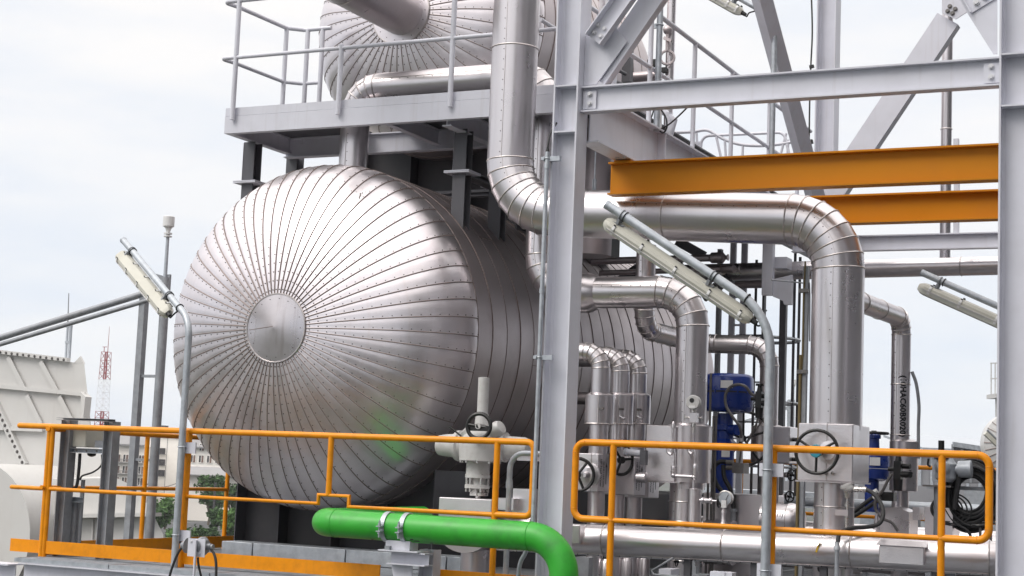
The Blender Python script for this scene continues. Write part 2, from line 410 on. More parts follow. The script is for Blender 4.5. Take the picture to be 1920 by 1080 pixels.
def windows_face(parent, o, u, w, cols, rows, x0, dx, z0, dz, ww, wh, nrm, shut=False, deep=.35):
    """windows on a facade: o origin, u direction along, nrm outward"""
    for r in range(rows):
        for c in range(cols):
            p = o+u*(x0+c*dx)+Z_*(z0+r*dz)
            wmb = MB().prism([p+nrm*.12, p+u*ww+nrm*.12, p+u*ww+Z_*wh+nrm*.12, p+Z_*wh+nrm*.12], -nrm*.10, 'window_dark')
            for a_, b_ in ((p, p+Z_*wh), (p+u*ww, p+u*ww+Z_*wh), (p+Z_*wh, p+u*ww+Z_*wh), (p, p+u*ww), (p+u*ww/2, p+u*ww/2+Z_*wh)):
                wmb.bar(a_+nrm*.16, b_+nrm*.16, .16, .16, up=nrm, m='bldg')
            if shut: wmb.prism([p+u*ww*.55+nrm*.2, p+u*ww*.95+nrm*.2, p+u*ww*.95+Z_*wh*.9+nrm*.2, p+u*ww*.55+Z_*wh*.9+nrm*.2], nrm*.05, 'shutter')
            wmb.obj('window', None, parent, 0)
def far(px, py, D):     # a point at forward distance D under a sight line
    d = _r2*((px-960)/FPX)+_u2*((540-py)/FPX)+_fw
    return V((0, 0, CAMZ))+d*D
def bld(name, label, px0, px1, ytop, D, depth, m='bldg', zb=GZ, skew=0.0):
    a = far(px0, ytop, D); b = far(px1, ytop, D+skew); zt = (a.z+b.z)/2; a.z = b.z = zb
    u = (b-a).normalized(); L = (b-a).length; nrm = u.cross(Z_)
    if nrm.dot(V((0, 0, 0))-a) < 0: nrm = -nrm
    t = thing(name, label, 'building', (0, 0, 0))
    mb = MB().prism([a, b, b-nrm*depth, a-nrm*depth], Z_*(zt-zb)); mb.obj('walls', m, t, 0)
    return t, a, b, u, L, nrm, zt
# pale office block with dark square windows
t, a, b, u, L, nrm, zt = bld('office_block', 'cream town building with three stacked dark square windows beside a blank wall', 274, 352, 821, 440, 14)
MB().prism([a+Z_*(zt-GZ)+nrm*.4-u*.4, b+Z_*(zt-GZ)+nrm*.4+u*.4, b+Z_*(zt-GZ)-nrm*14, a+Z_*(zt-GZ)-nrm*14], Z_*.5).obj('roof_slab', 'bldg', t, 0)
MB().box(a+Z_*(zt-GZ)+u*2.6-nrm*3, a+Z_*(zt-GZ+3.4)+u*4.6-nrm*6).obj('roof_tank', 'window_dark', t, 0)
for i_, yy in enumerate((840, 861, 881)):
    p = far(297, yy+11, 440); p2 = far(311, yy, 440)
    q0 = a+u*((p-a).dot(u)); q0.z = p.z; ww = (p2-p).dot(u)
    MB().prism([q0+nrm*.1, q0+u*ww+nrm*.1, q0+u*ww+Z_*1.6+nrm*.1, q0+Z_*1.6+nrm*.1], nrm*.08, 'window_dark').bar(q0-Z_*.1-u*.2+nrm*.3, q0-Z_*.1+u*(ww+.2)+nrm*.3, .6, .15, up=Z_, m='bldg_roof').obj('window', None, t, 0)
MB().bar(a+Z_*.1+u*(L*.52)+nrm*.04, a+Z_*(zt-GZ-.1)+u*(L*.52)+nrm*.04, .1, .1).obj('wall_joint', 'bldg_roof', t, 0)
# long housing block with many windows and sloping roof
t, a, b, u, L, nrm, zt = bld('housing_block', 'long cream housing block with rows of paired windows behind the trees', 352, 470, 842, 425, 12)
rp = [a+Z_*(zt-GZ)+nrm*1.2, b+Z_*(zt-GZ)+nrm*1.2, b+Z_*(zt-GZ+3.6)-nrm*6, a+Z_*(zt-GZ+3.6)-nrm*6]
MB().prism(rp, Z_*.4).obj('roof', 'bldg_roof', t, 0)
windows_face(t, a, u, L, 8, 4, .9, 2.15, (far(360, 866, 425).z-GZ)-6.2, 3.05, 1.35, 1.9, nrm, True)
# shabby block on the left behind the posts
t, a, b, u, L, nrm, zt = bld('tenement', 'weathered beige tenement with balconies behind the two tall grey posts', 214, 272, 836, 430, 12, 'bldg2')
MB().prism([a+Z_*(zt-GZ)+nrm*1.0, b+Z_*(zt-GZ)+nrm*1.0, b+Z_*(zt-GZ+2.4)-nrm*6, a+Z_*(zt-GZ+2.4)-nrm*6], Z_*.4).obj('roof', 'bldg_roof', t, 0)
windows_face(t, a, u, L, 4, 4, .5, 2.1, (far(230, 866, 430).z-GZ)-9.0, 3.0, 1.5, 2.0, nrm, True)
for r in range(4):
    z = (far(230, 866, 430).z)-9.25+r*3.0
    q0 = a.copy(); q0.z = z
    mb = MB().prism([q0, q0+u*L, q0+u*L+nrm*1.1, q0+nrm*1.1], Z_*.18)
    for c in range(24): mb.bar(q0+u*(c*L/23)+nrm*1.05+Z_*.1, q0+u*(c*L/23)+nrm*1.05+Z_*1.0, .07, .07)
    mb.bar(q0+nrm*1.05+Z_*1.0, q0+u*L+nrm*1.05+Z_*1.0, .1, .1); mb.obj('balcony', 'bldg_roof', t, 0)
# dark-roofed sheds near trees
t, a, b, u, L, nrm, zt = bld('row_shed', 'long low grey shed roof showing above the trees', 340, 470, 893, 330, 8, 'bldg2')
MB().prism([a+Z_*(zt-GZ)+nrm*1.5, b+Z_*(zt-GZ)+nrm*1.5, b+Z_*(zt-GZ+1.6)-nrm*5, a+Z_*(zt-GZ+1.6)-nrm*5], Z_*.2).obj('roof', 'bldg_roof', t, 0)
# boundary wall
a = far(296, 985, 265); b = far(480, 955, 300); a.z = b.z = far(360, 978, 278).z-3.1
hw = 3.1
one('boundary_wall', 'plain grey boundary wall running behind the trees', 'wall', MB().bar(a+Z_*hw/2, b+Z_*hw/2, .4, hw, up=Z_), 'bldg_roof')
BZ = a.z
# trees
def blob_tree(name, label, px, py, D, w, h, seed, m='leaf', cards=2300, trunkh=None, leaf=.34):
    rnd = random.Random(seed); top = far(px, py, D); bz = top.z-h-(trunkh or h*.4)
    t = thing(name, label, 'tree', (top.x, top.y, bz), 'trees beyond the plant')
    th = trunkh or h*.4
    mb = MB(); mb.tube([(0, 0, 0), (.15, .1, th*.6), (0, 0, th+h*.25)], w*.03, 7)
    cl = []
    for i in range(15):
        f = rnd.uniform(0, 2*math.pi); q = rnd.random()**.6; z = th+h*(.12+.74*rnd.random()); k_ = math.sin(math.pi*min(1, max(.12, (z-th)/h)))**.6
        c = V((math.cos(f)*q*w*.36*k_, math.sin(f)*q*w*.36*k_, z)); cl.append((c, w*rnd.uniform(.12, .23)))
        mb.tube([(0, 0, th*.7), V((c.x*.5, c.y*.5, (th+c.z)/2)), c], w*.012, 5)
    mb.obj('trunk', 'bark', t)
    lf = MB()
    for i in range(cards):
        c, r = cl[rnd.randrange(len(cl))]
        d = V((rnd.gauss(0, 1), rnd.gauss(0, 1), rnd.gauss(0, .8))).normalized()*r*(rnd.random()**.35)
        p = c+d; a_ = V((rnd.gauss(0, 1), rnd.gauss(0, 1), rnd.gauss(0, .6))).normalized(); b_ = a_.cross(V((rnd.gauss(0, 1), rnd.gauss(0, 1), rnd.gauss(0, 1)))).normalized()
        s_ = leaf*rnd.uniform(.5, 1.2)
        lf.add([p-a_*s_, p-b_*s_*.5, p+a_*s_, p+b_*s_*.5], [(0, 1, 2, 3)])
    lf.obj('crown', m, t, 0)
blob_tree('broadleaf_tree', 'tall dark green tree with rounded crown beside the boundary wall', 396, 888, 240, 6.4, 5.4, 1, 'leaf', 2300)
blob_tree('broadleaf_tree', 'wide leafy tree crown just left of the large tank bottom', 438, 902, 250, 5.5, 4.6, 2, 'leaf', 1900)
blob_tree('broadleaf_tree', 'bushy tree between the galvanised pole and the white duct', 312, 934, 225, 5.2, 3.4, 3, 'leaf2', 1600, .9)
blob_tree('broadleaf_tree', 'small bright tree at the foot of the white duct', 290, 952, 220, 4, 3.0, 4, 'leaf', 1300, .8)
blob_tree('broadleaf_tree', 'slender young tree standing in front of the grey wall', 406, 952, 215, 2.6, 3.0, 5, 'leaf', 1200, 1.6)
blob_tree('broadleaf_tree', 'light green bush against the dark tank saddle', 438, 950, 205, 4.4, 4.8, 6, 'leaf2', 2200, .8)
blob_tree('broadleaf_tree', 'low dark bush in front of the boundary wall', 376, 992, 200, 5.5, 1.7, 7, 'leaf', 1300, .3)
blob_tree('broadleaf_tree', 'low bush beneath the wall near the galvanised pole', 338, 992, 195, 4.4, 2.0, 8, 'leaf2', 1300, .4)
one('scrub', 'x', 'x', MB(), 'leaf') if False else None
a = far(404, 905, 230); one('utility_pole', 'pale concrete utility pole rising among the trees', 'pole', MB().cyl((a.x, a.y, GZ), (a.x, a.y, a.z), .22, .15, 8), 'concrete')
# overhead cables
mbc = MB()
for dz in (0, 1.0):
    p0 = far(262, 902+dz*3, 300); p1 = far(356, 905-dz*9, 300); mid = (p0+p1)/2-Z_*1.2
    mbc.tube(smooth_path([p0, mid, p1], 6), .05, 4)
one('overhead_cables', 'thin sagging cables crossing in front of the office block', 'cable', mbc, 'black')

# red and white lattice tower
def lattice_tower():
    D = 380; top = far(199.5, 660, D); bt = V((top.x, top.y, GZ)); H = top.z-GZ
    t = thing('lattice_tower', 'tall red and white lattice communications mast', 'tower', bt)
    wt, wb = .95, 3.4; f = lambda z: (wb+(wt-wb)*z/H)
    # visible slope: 16 px wide at top, 24 px at rail height
    f = lambda z: .80+(H-z)*.020
    lv = [0]
    while lv[-1] < H-1.9: lv.append(lv[-1]+max(1.5, f(lv[-1])*.9))
    lv[-1] = H
    for i in range(len(lv)-1):
        z0, z1 = lv[i], lv[i+1]; red = (H-(z0+z1)/2) % 14 < 7.2
        c0 = [V((sx*f(z0), sy*f(z0), z0)) for sx, sy in ((-1,-1),(1,-1),(1,1),(-1,1))]; c1 = [V((sx*f(z1), sy*f(z1), z1)) for sx, sy in ((-1,-1),(1,-1),(1,1),(-1,1))]
        mb = MB(); w = .085 if red else .075
        for k in range(4):
            j = (k+1) % 4
            mb.bar(c0[k], c1[k], w, w); mb.bar(c1[k], c1[j], w*.8, w*.8); mb.bar(c0[k], c1[j], w*.6, w*.6); mb.bar(c0[j], c1[k], w*.6, w*.6)
        if red:
            for s_ in (-.35, .4): mb.bar((s_*f(z0), 0, z0), (s_*f(z1), 0, z1), .16, .16)
        mb.obj('lattice_section', 'tower_red' if red else 'tower_white', t, 0)
    MB().cyl((.4, 0, H), (.4, 0, H+6), .09, .04, 6).obj('antenna', 'tower_red', t)
    MB().bar((-.7, 0, H), (-.7, 0, H+1.2), .12, .12).bar((-1.2, 0, H+1.2), (.1, 0, H+1.2), .12, .12).obj('top_bracket', 'tower_red', t)
lattice_tower()

# ================================================================== white flue duct on the far left
def duct():
    t = thing('flue_duct', 'big off-white steel flue duct with welded ribs behind the platform corner', 'duct')
    Yd = 16.0
    P = lambda x, y: at(x, y, Y=Yd)
    th = V((-3.4, 3.5, 0))
    body = [P(-220, 632), P(0, 662), P(158, 682), P(171, 800), P(196, 870), P(190, 1120), P(-240, 1120)]
    MB().prism(body, th).obj('casing', 'duct_white', t, 20)
    def rib(a, b, h=.05, w=.018, name='rib'):
        A, B = P(*a), P(*b); d = (B-A).normalized(); s_ = d.cross(Y_).normalized()
        MB().prism([A-s_*w/2-Y_*.002, B-s_*w/2-Y_*.002, B+s_*w/2-Y_*.002, A+s_*w/2-Y_*.002], -Y_*h).prism([A-s_*w*1.4-Y_*(h+.002), B-s_*w*1.4-Y_*(h+.002), B+s_*w*1.4-Y_*(h+.002), A+s_*w*1.4-Y_*(h+.002)], -Y_*.012).obj(name, 'duct_white', t, 0)
    rib((-100, 715), (166, 740)); rib((-100, 803), (12, 803)); rib((26, 804), (85, 806))
    rib((19, 670), (51, 733), .03, .022); rib((54, 742), (80, 795), .03, .022)
    rib((80, 678), (112, 737), .03, .022); rib((115, 744), (150, 812), .03, .022)
    # bolted flange running diagonally
    A, B = P(-14, 735), P(50, 872); d = (B-A).normalized(); s_ = d.cross(Y_).normalized()
    MB().prism([A-s_*.045, B-s_*.045, B+s_*.045, A+s_*.045], -Y_*.06).obj('bolted_flange', 'duct_white', t, 0)
    for k in range(14): bolt_obj(A.lerp(B, (k+.5)/14)-Y_*.06, -Y_, t, .016, .012, 'steel_dark')
    # top bolted rim
    A, B = P(-60, 656), P(132, 679)
    MB().prism([A, B, B+Z_*.05, A+Z_*.05], -Y_*.07).obj('top_rim', 'duct_white', t, 0)
    for k in range(18): bolt_obj(A.lerp(B, (k+.5)/18)+Z_*.02-Y_*.07, -Y_, t, .013, .012, 'steel_dark')
    # gusset ears
    MB().prism([P(137, 682), P(150, 668), P(157, 682)], Y_*.03).obj('lifting_lug', 'duct_white', t, 0)
    MB().prism([P(163, 736), P(172, 745), P(168, 785), P(165, 785)], -Y_*.12).obj('side_gusset', 'duct_white', t, 0)
    # horizontal bolted joint
    A, B = P(-60, 893), P(192, 901); MB().prism([A-Z_*.03, B-Z_*.03, B+Z_*.03, A+Z_*.03], -Y_*.09).obj('joint_flange', 'duct_white', t, 0)
    for k in range(20): bolt_obj(A.lerp(B, (k+.5)/20)-Y_*.09, -Y_, t, .016, .012, 'steel_dark')
    # lower curved duct
    return t
duct()
def lower_duct():
    t = thing('lower_duct', 'low white duct with sloping roof edge below the railing mid rail', 'duct')
    Yd = 15.2; P = lambda x, y: at(x, y, Y=Yd)
    th = V((-2.9, 3, 0))
    MB().prism([P(-60, 901), P(218, 896), P(262, 917), P(286, 966), P(-60, 966)], th).obj('upper_casing', 'duct_white', t, 20)
    MB().prism([P(40, 969), P(288, 966), P(306, 1002), P(312, 1120), P(0, 1120)], th).obj('lower_casing', 'duct_white', t, 20)
    MB().prism([P(55, 965), P(303, 961), P(303, 968), P(55, 973)], V((0, -.16, 0))).obj('edge_angle', 'duct_white', t, 0)
    for x in (60, 175, 245): MB().prism([P(x, 972), P(x+3, 972), P(x-2, 1100), P(x-5, 1100)], -Y_*.03).obj('rib', 'duct_white', t, 0)
    # round section end-on, left
    Yc = 14.6; c = at(-48, 1002, Y=Yc); r = (at(52, 965, Y=Yc)-c).length
    MB().cyl(c, c+Y_*1.2, r, r, 48).obj('round_section', 'duct_white', t, 30)
    MB().lathe(c-Y_*.01, Y_, [(0, r+.02), (.03, r+.02)], 48).obj('round_rim', 'duct_white', t)
    return t
lower_duct()

# added unseen blocks right of and behind the viewpoint, darkening reflections and right-hand faces
def unseen_shade_house():
    t = thing('unseen_shade_house', 'added unseen tall dark block shading the right-hand faces of the pipework', 'building')
    MB().box((5.2, -14, GZ), (22, 26, 13)).obj('walls', 'unseen_dark_wall', t, 0)
    for k in range(27): MB().box((5.1, -14+1.5*k, GZ), (5.195, -13.85+1.5*k, 13)).obj('wall_rib', 'galv_dull', t, 0)
    for z in (-4, 2, 8): MB().box((4.6, -14, z), (5.09, 26, z+.3)).obj('walkway', 'grey_paint', t, 0)
    u = thing('unseen_reflect_hall', 'added unseen long low block behind the viewpoint for the metal to reflect', 'building')  # added unseen block, put there for the metal to reflect
    MB().box((-14, -52, GZ), (7, -34, 2.4)).obj('walls', 'unseen_dark_wall', u, 0)
    for k in range(6): MB().box((-13+3.4*k, -34.05, -3), (-11.2+3.4*k, -33.9, 1.5)).obj('window', 'window_dark', u, 0)
unseen_shade_house()
# thin rods on the duct
a = at(129, 676, Y=16.3)
mb = MB().bar(a, at(133, 612, Y=16.3), .03, .03).bar(at(123, 673, Y=16.3), at(127, 612, Y=16.3), .02, .02).bar(at(124, 612, Y=16.3), at(135, 612, Y=16.3), .03, .03).bar(at(123, 642, Y=16.3), at(132, 642, Y=16.3), .03, .03)
one('rod_frame', 'thin galvanised frame standing on top of the white duct', 'frame', mb, 'galv')
one('lightning_rod', 'needle thin lightning rod above the galvanised frame', 'rod', MB().cyl(at(127, 612, Y=16.35), at(129, 550, Y=16.35), .009, .006, 6), 'galv_dull')

# two tall posts with sloping boom members
def tall_posts():
    Yp = 14.0
    for (x0, y0, x1, y1, lab) in ((241, 1010, 271, 545, 'dark grey square post carrying the sloping boom rods'), ):
        p = at(x0, y0, Y=Yp); q = at(x1, y1, Y=Yp); q.x = p.x = (p.x+q.x)/2
        t = thing('tall_post', lab, 'post'); w = .075
        MB().bar((p.x, Yp, -2.5), (p.x, Yp, q.z), w, w, up=Y_).obj('shaft', 'galv_dull', t)
        MB().bar((p.x-.06, Yp-.06, -2.5), (p.x-.06, Yp-.06, -2.4), .1, .1).obj('foot', 'galv_dull', t)
    p = at(283, 990, Y=Yp); q = at(310, 520, Y=Yp); x = (p.x+q.x)/2
    t = thing('beacon_post', 'galvanised round post with white beacon on its thin mast', 'post')
    MB().cyl((x, Yp, -2.5), (x, Yp, q.z), .05, .05, 16).obj('shaft', 'galv_dull', t)
    MB().bar((x+.03, Yp, q.z-.2), (x+.03, Yp, q.z+.03), .05, .03).obj('bracket', 'galv_dull', t)
    zt = at(312, 445, Y=Yp).z; MB().cyl((x, Yp-.02, q.z-.15), (x, Yp-.02, zt), .022, .018, 10).obj('mast', 'galv', t)
    MB().lathe((x, Yp-.02, zt), Z_, [(0, .045), (.012, .045), (.012, .02), (.03, .02), (.03, .045), (.045, .045), (.045, .02), (.09, .03), (.115, .055), (.115, .062), (.22, .062), (.225, .055)], 20).obj('beacon', 'label_white', t)
    MB().bar((x-.16, Yp, q.z+.02), (x, Yp, q.z-.02), .02, .05).obj('arm', 'galv_dull', t)
    for yy in (705, 862):
        a_ = at(262, yy, Y=Yp); MB().bar((a_.x-.06, Yp, a_.z), (x-.03, Yp, a_.z), .03, .03).obj('rung', 'galv_dull', t)
    for n_, (x0, y0, x1, y1, w, lab) in enumerate(((-60, 652, 268, 551, .075, 'upper sloping grey boom rod left of the square post'), (-60, 664, 281, 562, .05, 'lower thinner sloping boom rod parallel to the upper one'))):
        one('boom_rod', lab, 'rod', MB().cyl(at(x0, y0, Y=Yp-.3), at(x1, y1, Y=Yp-.02), w/2, w/2, 12), 'galv_dull', 'sloping boom rods')
tall_posts()
# ================================================================== platform floor
FY0, FX0 = 10.60, -9.72
def platform():
    # grating of bearing bars and cross rods, each bay a piece
    def bay(x0, x1, y0, y1, z=0.0, name='grating_panel', dens=.032):
        mb = MB(); n = int((y1-y0-.03)/dens)
        for i in range(n): mb.box((x0+.008, y0+.010+i*dens, z-.03), (x1-.008, y0+.015+i*dens, z-.001))
        k = int((x1-x0-.04)/.1)
        for i in range(k): mb.box((x0+.02+i*.1, y0+.008, z-.012), (x0+i*.1+.027, y1-.008, z-.002))
        for a, b in (((x0, y0), (x1, y0+.006)), ((x0, y1-.006), (x1, y1))): mb.box((a[0], a[1], z-.032), (b[0], b[1], z+.001))
        mb.box((x0, y0+.0065, z-.032), (x0+.006, y1-.0065, z+.0008)); mb.box((x1-.006, y0+.0065, z-.032), (x1, y1-.0065, z+.0008))
        return mb
    t = tag(bpy.data.objects.new('platform_floor', None), kind='structure'); C.objects.link(t)
    xs = [-9.66+1.0*i for i in range(12)]
    for i in range(len(xs)-1):
        bay(xs[i]+.006, xs[i+1]-.006, 10.56, 12.46).obj('grating_panel', 'galv', t, 0)
    for i in range(3, len(xs)-1):
        bay(xs[i]+.006, xs[i+1]-.006, 12.48, 15.2, dens=.04).obj('grating_panel', 'galv_dull', t, 0)
        bay(xs[i]+.006, xs[i+1]-.006, 15.22, 18.6, dens=.06).obj('grating_panel', 'galv_dull', t, 0)
    for i in range(1):
        bay(xs[i]+.006, -9.15, 12.48, 14.0).obj('grating_panel', 'galv_dull', t, 0)
    return t
platform()
def floor_beam(name, label, p0, p1, h, w, m='grey_paint', cat='beam', grp='floor beams', **k):
    return one(name, label, cat, MB().ibeam(p0, p1, h, w, up=Z_, **k), m, grp, ang=0)
floor_beam('floor_beam', 'long grey floor beam under the front edge of the lower platform', (-9.6, 10.63, -.146), (2, 10.63, -.146), .22, .16)
floor_beam('floor_beam', 'grey floor beam sticking out beyond the platform corner', (-12.5, 10.66, -.16), (-9.72, 10.66, -.16), .2, .2)
floor_beam('floor_beam', 'grey floor beam running back under the platform end', (-9.66, 10.75, -.16), (-9.66, 15, -.16), .2, .12)
floor_beam('floor_beam', 'hidden floor beam beneath the grating in front of the saddle', (-9.6, 12.5, -.16), (2, 12.5, -.16), .2, .12, 'grey_paint_dark_shaded')
for i in range(6): floor_beam('floor_beam', 'cross beam seen through the grating', (-8.6+i*1.5, 10.72, -.16), (-8.6+i*1.5, 18.5, -.16), .2, .1, 'grey_paint_dark_shaded')
floor_beam('floor_beam', 'far floor beam closing the platform at the rear rail', (-7.5, 18.7, -.16), (2, 18.7, -.16), .3, .12)
# kerb plates in front of the saddle
xs = [at(x, 1030, Y=12.5).x for x in (414, 473, 648, 800, 838, 868)]
for i, lab in enumerate(('short', 'long', 'long', 'short', 'small')):
    a, b = xs[i]+.006, xs[i+1]-.006
    names = ['leftmost galvanised kerb box in front of the tank saddle', 'long galvanised kerb box behind the toe board', 'galvanised kerb box behind the green pipe', 'short galvanised kerb box beside the pipe bracket', 'smallest galvanised kerb box next to the valve foot']
    mb = MB(); bevel_box(mb, (a, 12.5, 0.002), (b, 12.78, .135), .004); one('kerb_box', names[i], 'kerb', mb, 'galv', 'galvanised kerb boxes')
# lower slab of dark service deck below so that the grating has something under it
one('lower_deck', 'x', 'x', MB().box((-9.0, 11.2, -3.2), (6, 20, -3.1)), 'charcoal_shade'); o = bpy.data.objects['lower_deck']
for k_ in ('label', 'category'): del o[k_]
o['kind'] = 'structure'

# ================================================================== tanks
def tank(name, label, cx, cz, R, Ys, Ye, rcap, ng, cone, nozzle=None, bandw=.29):
    t = thing(name, label, 'tank')
    prof = []
    r0 = rcap*.97
    for i in range(23):
        s_ = i/22; r = r0+(R-r0)*math.sin(s_*math.pi/2) if True else 0
        y = Ys-.5*R*math.sqrt(max(0, 1-(r/R)**2)); prof.append((r, y))
    # refine profile near the knuckle
    prof = []
    a0 = math.asin(r0/R)
    for i in range(25):
        a = a0+(math.pi/2-a0)*(i/24); prof.append((R*math.sin(a), Ys-.5*R*math.cos(a)))
    half = math.pi/ng
    variants = []
    for vi in range(6):
        rnd = random.Random(vi+ng); j0 = rnd.uniform(-.006, .006)
        mb = MB(); nw = 5
        for (r, y) in prof:
            for k in range(nw):
                f = -1+2*k/(nw-1); a = f*half*(1.012)+j0*0
                puff = .004*(1-f*f)*min(1, r/R*1.6) + (.003 if k == 0 else 0)
                # outward normal of the ellipse
                nx, ny = r/R**2, -4*(Ys-y)/R**2; l = math.hypot(nx, ny); nx /= l; ny /= l
                rr = r+nx*puff; yy = y+ny*puff
                mb.v.append((math.cos(a)*rr, yy-Ys, math.sin(a)*rr))
        for i in range(len(prof)-1):
            for k in range(nw-1):
                q = i*nw+k; mb.f.append((q, q+nw, q+nw+1, q+1)); mb.m.append(0)
        mb.mats = ['_']
        variants.append(mb.mesh('gore_panel', 'clad_head', 60))
    # seam bead mesh: thin raised line
    sb = MB(); pts = []
    for (r, y) in prof:
        nx, ny = r/R**2, -4*(Ys-y)/R**2; l = math.hypot(nx, ny); pts.append(V((r+nx/l*.004, y-Ys+ny/l*.004, 0)))
    sb.tube(pts, .0045, 6); sbm = sb.mesh('seam_bead', 'seam', 50)
    sc_ = MB()
    L = 0; nxt = .06; 
    for i in range(len(prof)-1):
        a = V((prof[i][0], prof[i][1]-Ys, 0)); b = V((prof[i+1][0], prof[i+1][1]-Ys, 0)); l = (b-a).length
        while nxt < L+l:
            p = a.lerp(b, (nxt-L)/l); nn = V((p.x/R**2, 4*p.y/R**2, 0)).normalized()
            sc_.cyl(p+V((0, 0, .017))-nn*.002, p+V((0, 0, .017))+nn*.007, .0068, .004, 6); nxt += .083
        L += l
    scm = sc_.mesh('seam_screws', 'screw', 50)
    for g in range(ng):
        a = (g+.5)*2*math.pi/ng
        o = bpy.data.objects.new('gore_panel', variants[g % 6]); C.objects.link(o); o.parent = t
        o.location = (cx, Ys, cz); o.rotation_euler = (0, -a, 0)
        jt = random.Random(g*7+ng).uniform(-.004, .004)
        for nm, me in (('seam_bead', sbm), ('seam_screws', scm)):
            q = bpy.data.objects.new(nm, me); C.objects.link(q); q.parent = t; q.location = (cx, Ys, cz); q.rotation_euler = (0, -(a+half+jt), 0)
            if nm == 'seam_screws': q['kind'] = 'stuff'
    yc = prof[0][1]
    if cone:
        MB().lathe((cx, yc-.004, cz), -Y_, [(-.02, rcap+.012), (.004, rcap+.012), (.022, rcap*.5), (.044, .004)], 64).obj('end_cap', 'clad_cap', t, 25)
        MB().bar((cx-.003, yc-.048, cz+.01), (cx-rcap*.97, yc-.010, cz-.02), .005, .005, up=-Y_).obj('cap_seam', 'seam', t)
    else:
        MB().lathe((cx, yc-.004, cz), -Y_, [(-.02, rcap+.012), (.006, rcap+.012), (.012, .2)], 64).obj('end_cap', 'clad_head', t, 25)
    MB().torus((cx, yc-.006, cz), Y_, rcap+.012, .009, 64, 6).obj('cap_rim', 'seam_pipe', t)
    cs = MB()
    for k in range(int(rcap*60)):
        a = 2*math.pi*k/int(rcap*60); p = V((cx+math.cos(a)*(rcap-.03), yc-.008, cz+math.sin(a)*(rcap-.03))); cs.cyl(p, p-Y_*.008, .006, .004, 6)
    tag(cs.obj('cap_screws', 'screw', t), kind='stuff')
    # shell bands
    nb = int(round((Ye-Ys)/bandw)); w = (Ye-Ys)/nb
    bands = []
    for v_ in range(2):
        mb = MB(); n = 96; rr = R+(.004 if v_ else .001)
        for y in (0, w*.5, w):
            for i in range(n): q = 2*math.pi*i/n; k_ = .002 if y == w*.5 else 0; mb.v.append((math.cos(q)*(rr+k_), y, math.sin(q)*(rr+k_)))
        for j in range(2):
            for i in range(n): mb.f.append((j*n+i, (j+1)*n+i, (j+1)*n+(i+1) % n, j*n+(i+1) % n)); mb.m.append(0)
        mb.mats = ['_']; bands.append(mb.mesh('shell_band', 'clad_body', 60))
    tm = MB().torus((0, 0, 0), Y_, R+.003, .0055, 96, 6).mesh('band_seam', 'seam', 50)
    for i in range(nb):
        o = bpy.data.objects.new('shell_band', bands[i % 2]); C.objects.link(o); o.parent = t; o.location = (cx, Ys+i*w, cz)
        o = bpy.data.objects.new('band_seam', tm); C.objects.link(o); o.parent = t; o.location = (cx, Ys+i*w, cz)
    # rear head
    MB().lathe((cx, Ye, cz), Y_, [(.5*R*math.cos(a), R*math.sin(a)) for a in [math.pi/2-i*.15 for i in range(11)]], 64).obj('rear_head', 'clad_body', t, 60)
    # a few longitudinal lap seams on the near side
    for i, ang in ((4, -6), (5, -6), (1, 50), (2, 38), (18, 16), (17, 16), (19, 16)):
        if i < nb:
            a = R_(ang); n_ = V((math.cos(a), 0, math.sin(a))); p = V((cx, Ys+i*w, cz))+n_*(R+.004)
            MB().bar(p, p+Y_*w, .007, .007, up=n_).obj('lap_seam', 'seam', t)
    return t
TX, TZ, TR, TY = -8.025, 2.05, 1.588, 12.6
TK1 = tank('storage_tank', 'huge stainless clad tank with radial panels on its domed end', TX, TZ, TR, TY, 19.0, .290, 63, True)
TK2 = tank('storage_tank', 'smaller stainless clad tank on top with a pipe leaving its end cap', TX, 5.41, 1.30, 14.33, 17.3, .314, 46, False, bandw=.27)
def saddle(parent, cx, cz, R, y, hw, zb, thick, m='charcoal_shade', ribs=(-.55, 0, .55)):
    pts = [(cx-hw, y, zb), (cx+hw, y, zb)]
    n = 18; a0 = math.acos(min(1, hw/R))
    for i in range(n+1):
        a = -a0-(math.pi-2*a0)*i/n; pts.append((cx+R*math.cos(a), y, cz+R*math.sin(a)))
    s_ = MB().prism(pts, (0, thick, 0)).obj('saddle_web', m, parent, 0)
    for f in ribs:
        x = cx+hw*f; zt = cz-math.sqrt(R*R-(x-cx)**2)-.0
        MB().box((x-.008, y-.16, zb), (x+.008, y-.002, zt-.03)).obj('saddle_rib', m, parent, 0)
    MB().box((cx-hw-.012, y-.16, zb), (cx-hw-.001, y+thick+.16, cz-math.sqrt(R*R-hw*hw))).obj('saddle_end_plate', 'grey_paint_dark_shaded', parent, 0)
    MB().box((cx+hw+.001, y-.16, zb), (cx+hw+.012, y+thick+.16, cz-math.sqrt(R*R-hw*hw))).obj('saddle_end_plate', 'grey_paint_dark_shaded', parent, 0)
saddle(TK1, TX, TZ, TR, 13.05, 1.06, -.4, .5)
saddle(TK1, TX, TZ, TR, 16.6, 1.06, -.4, .5)
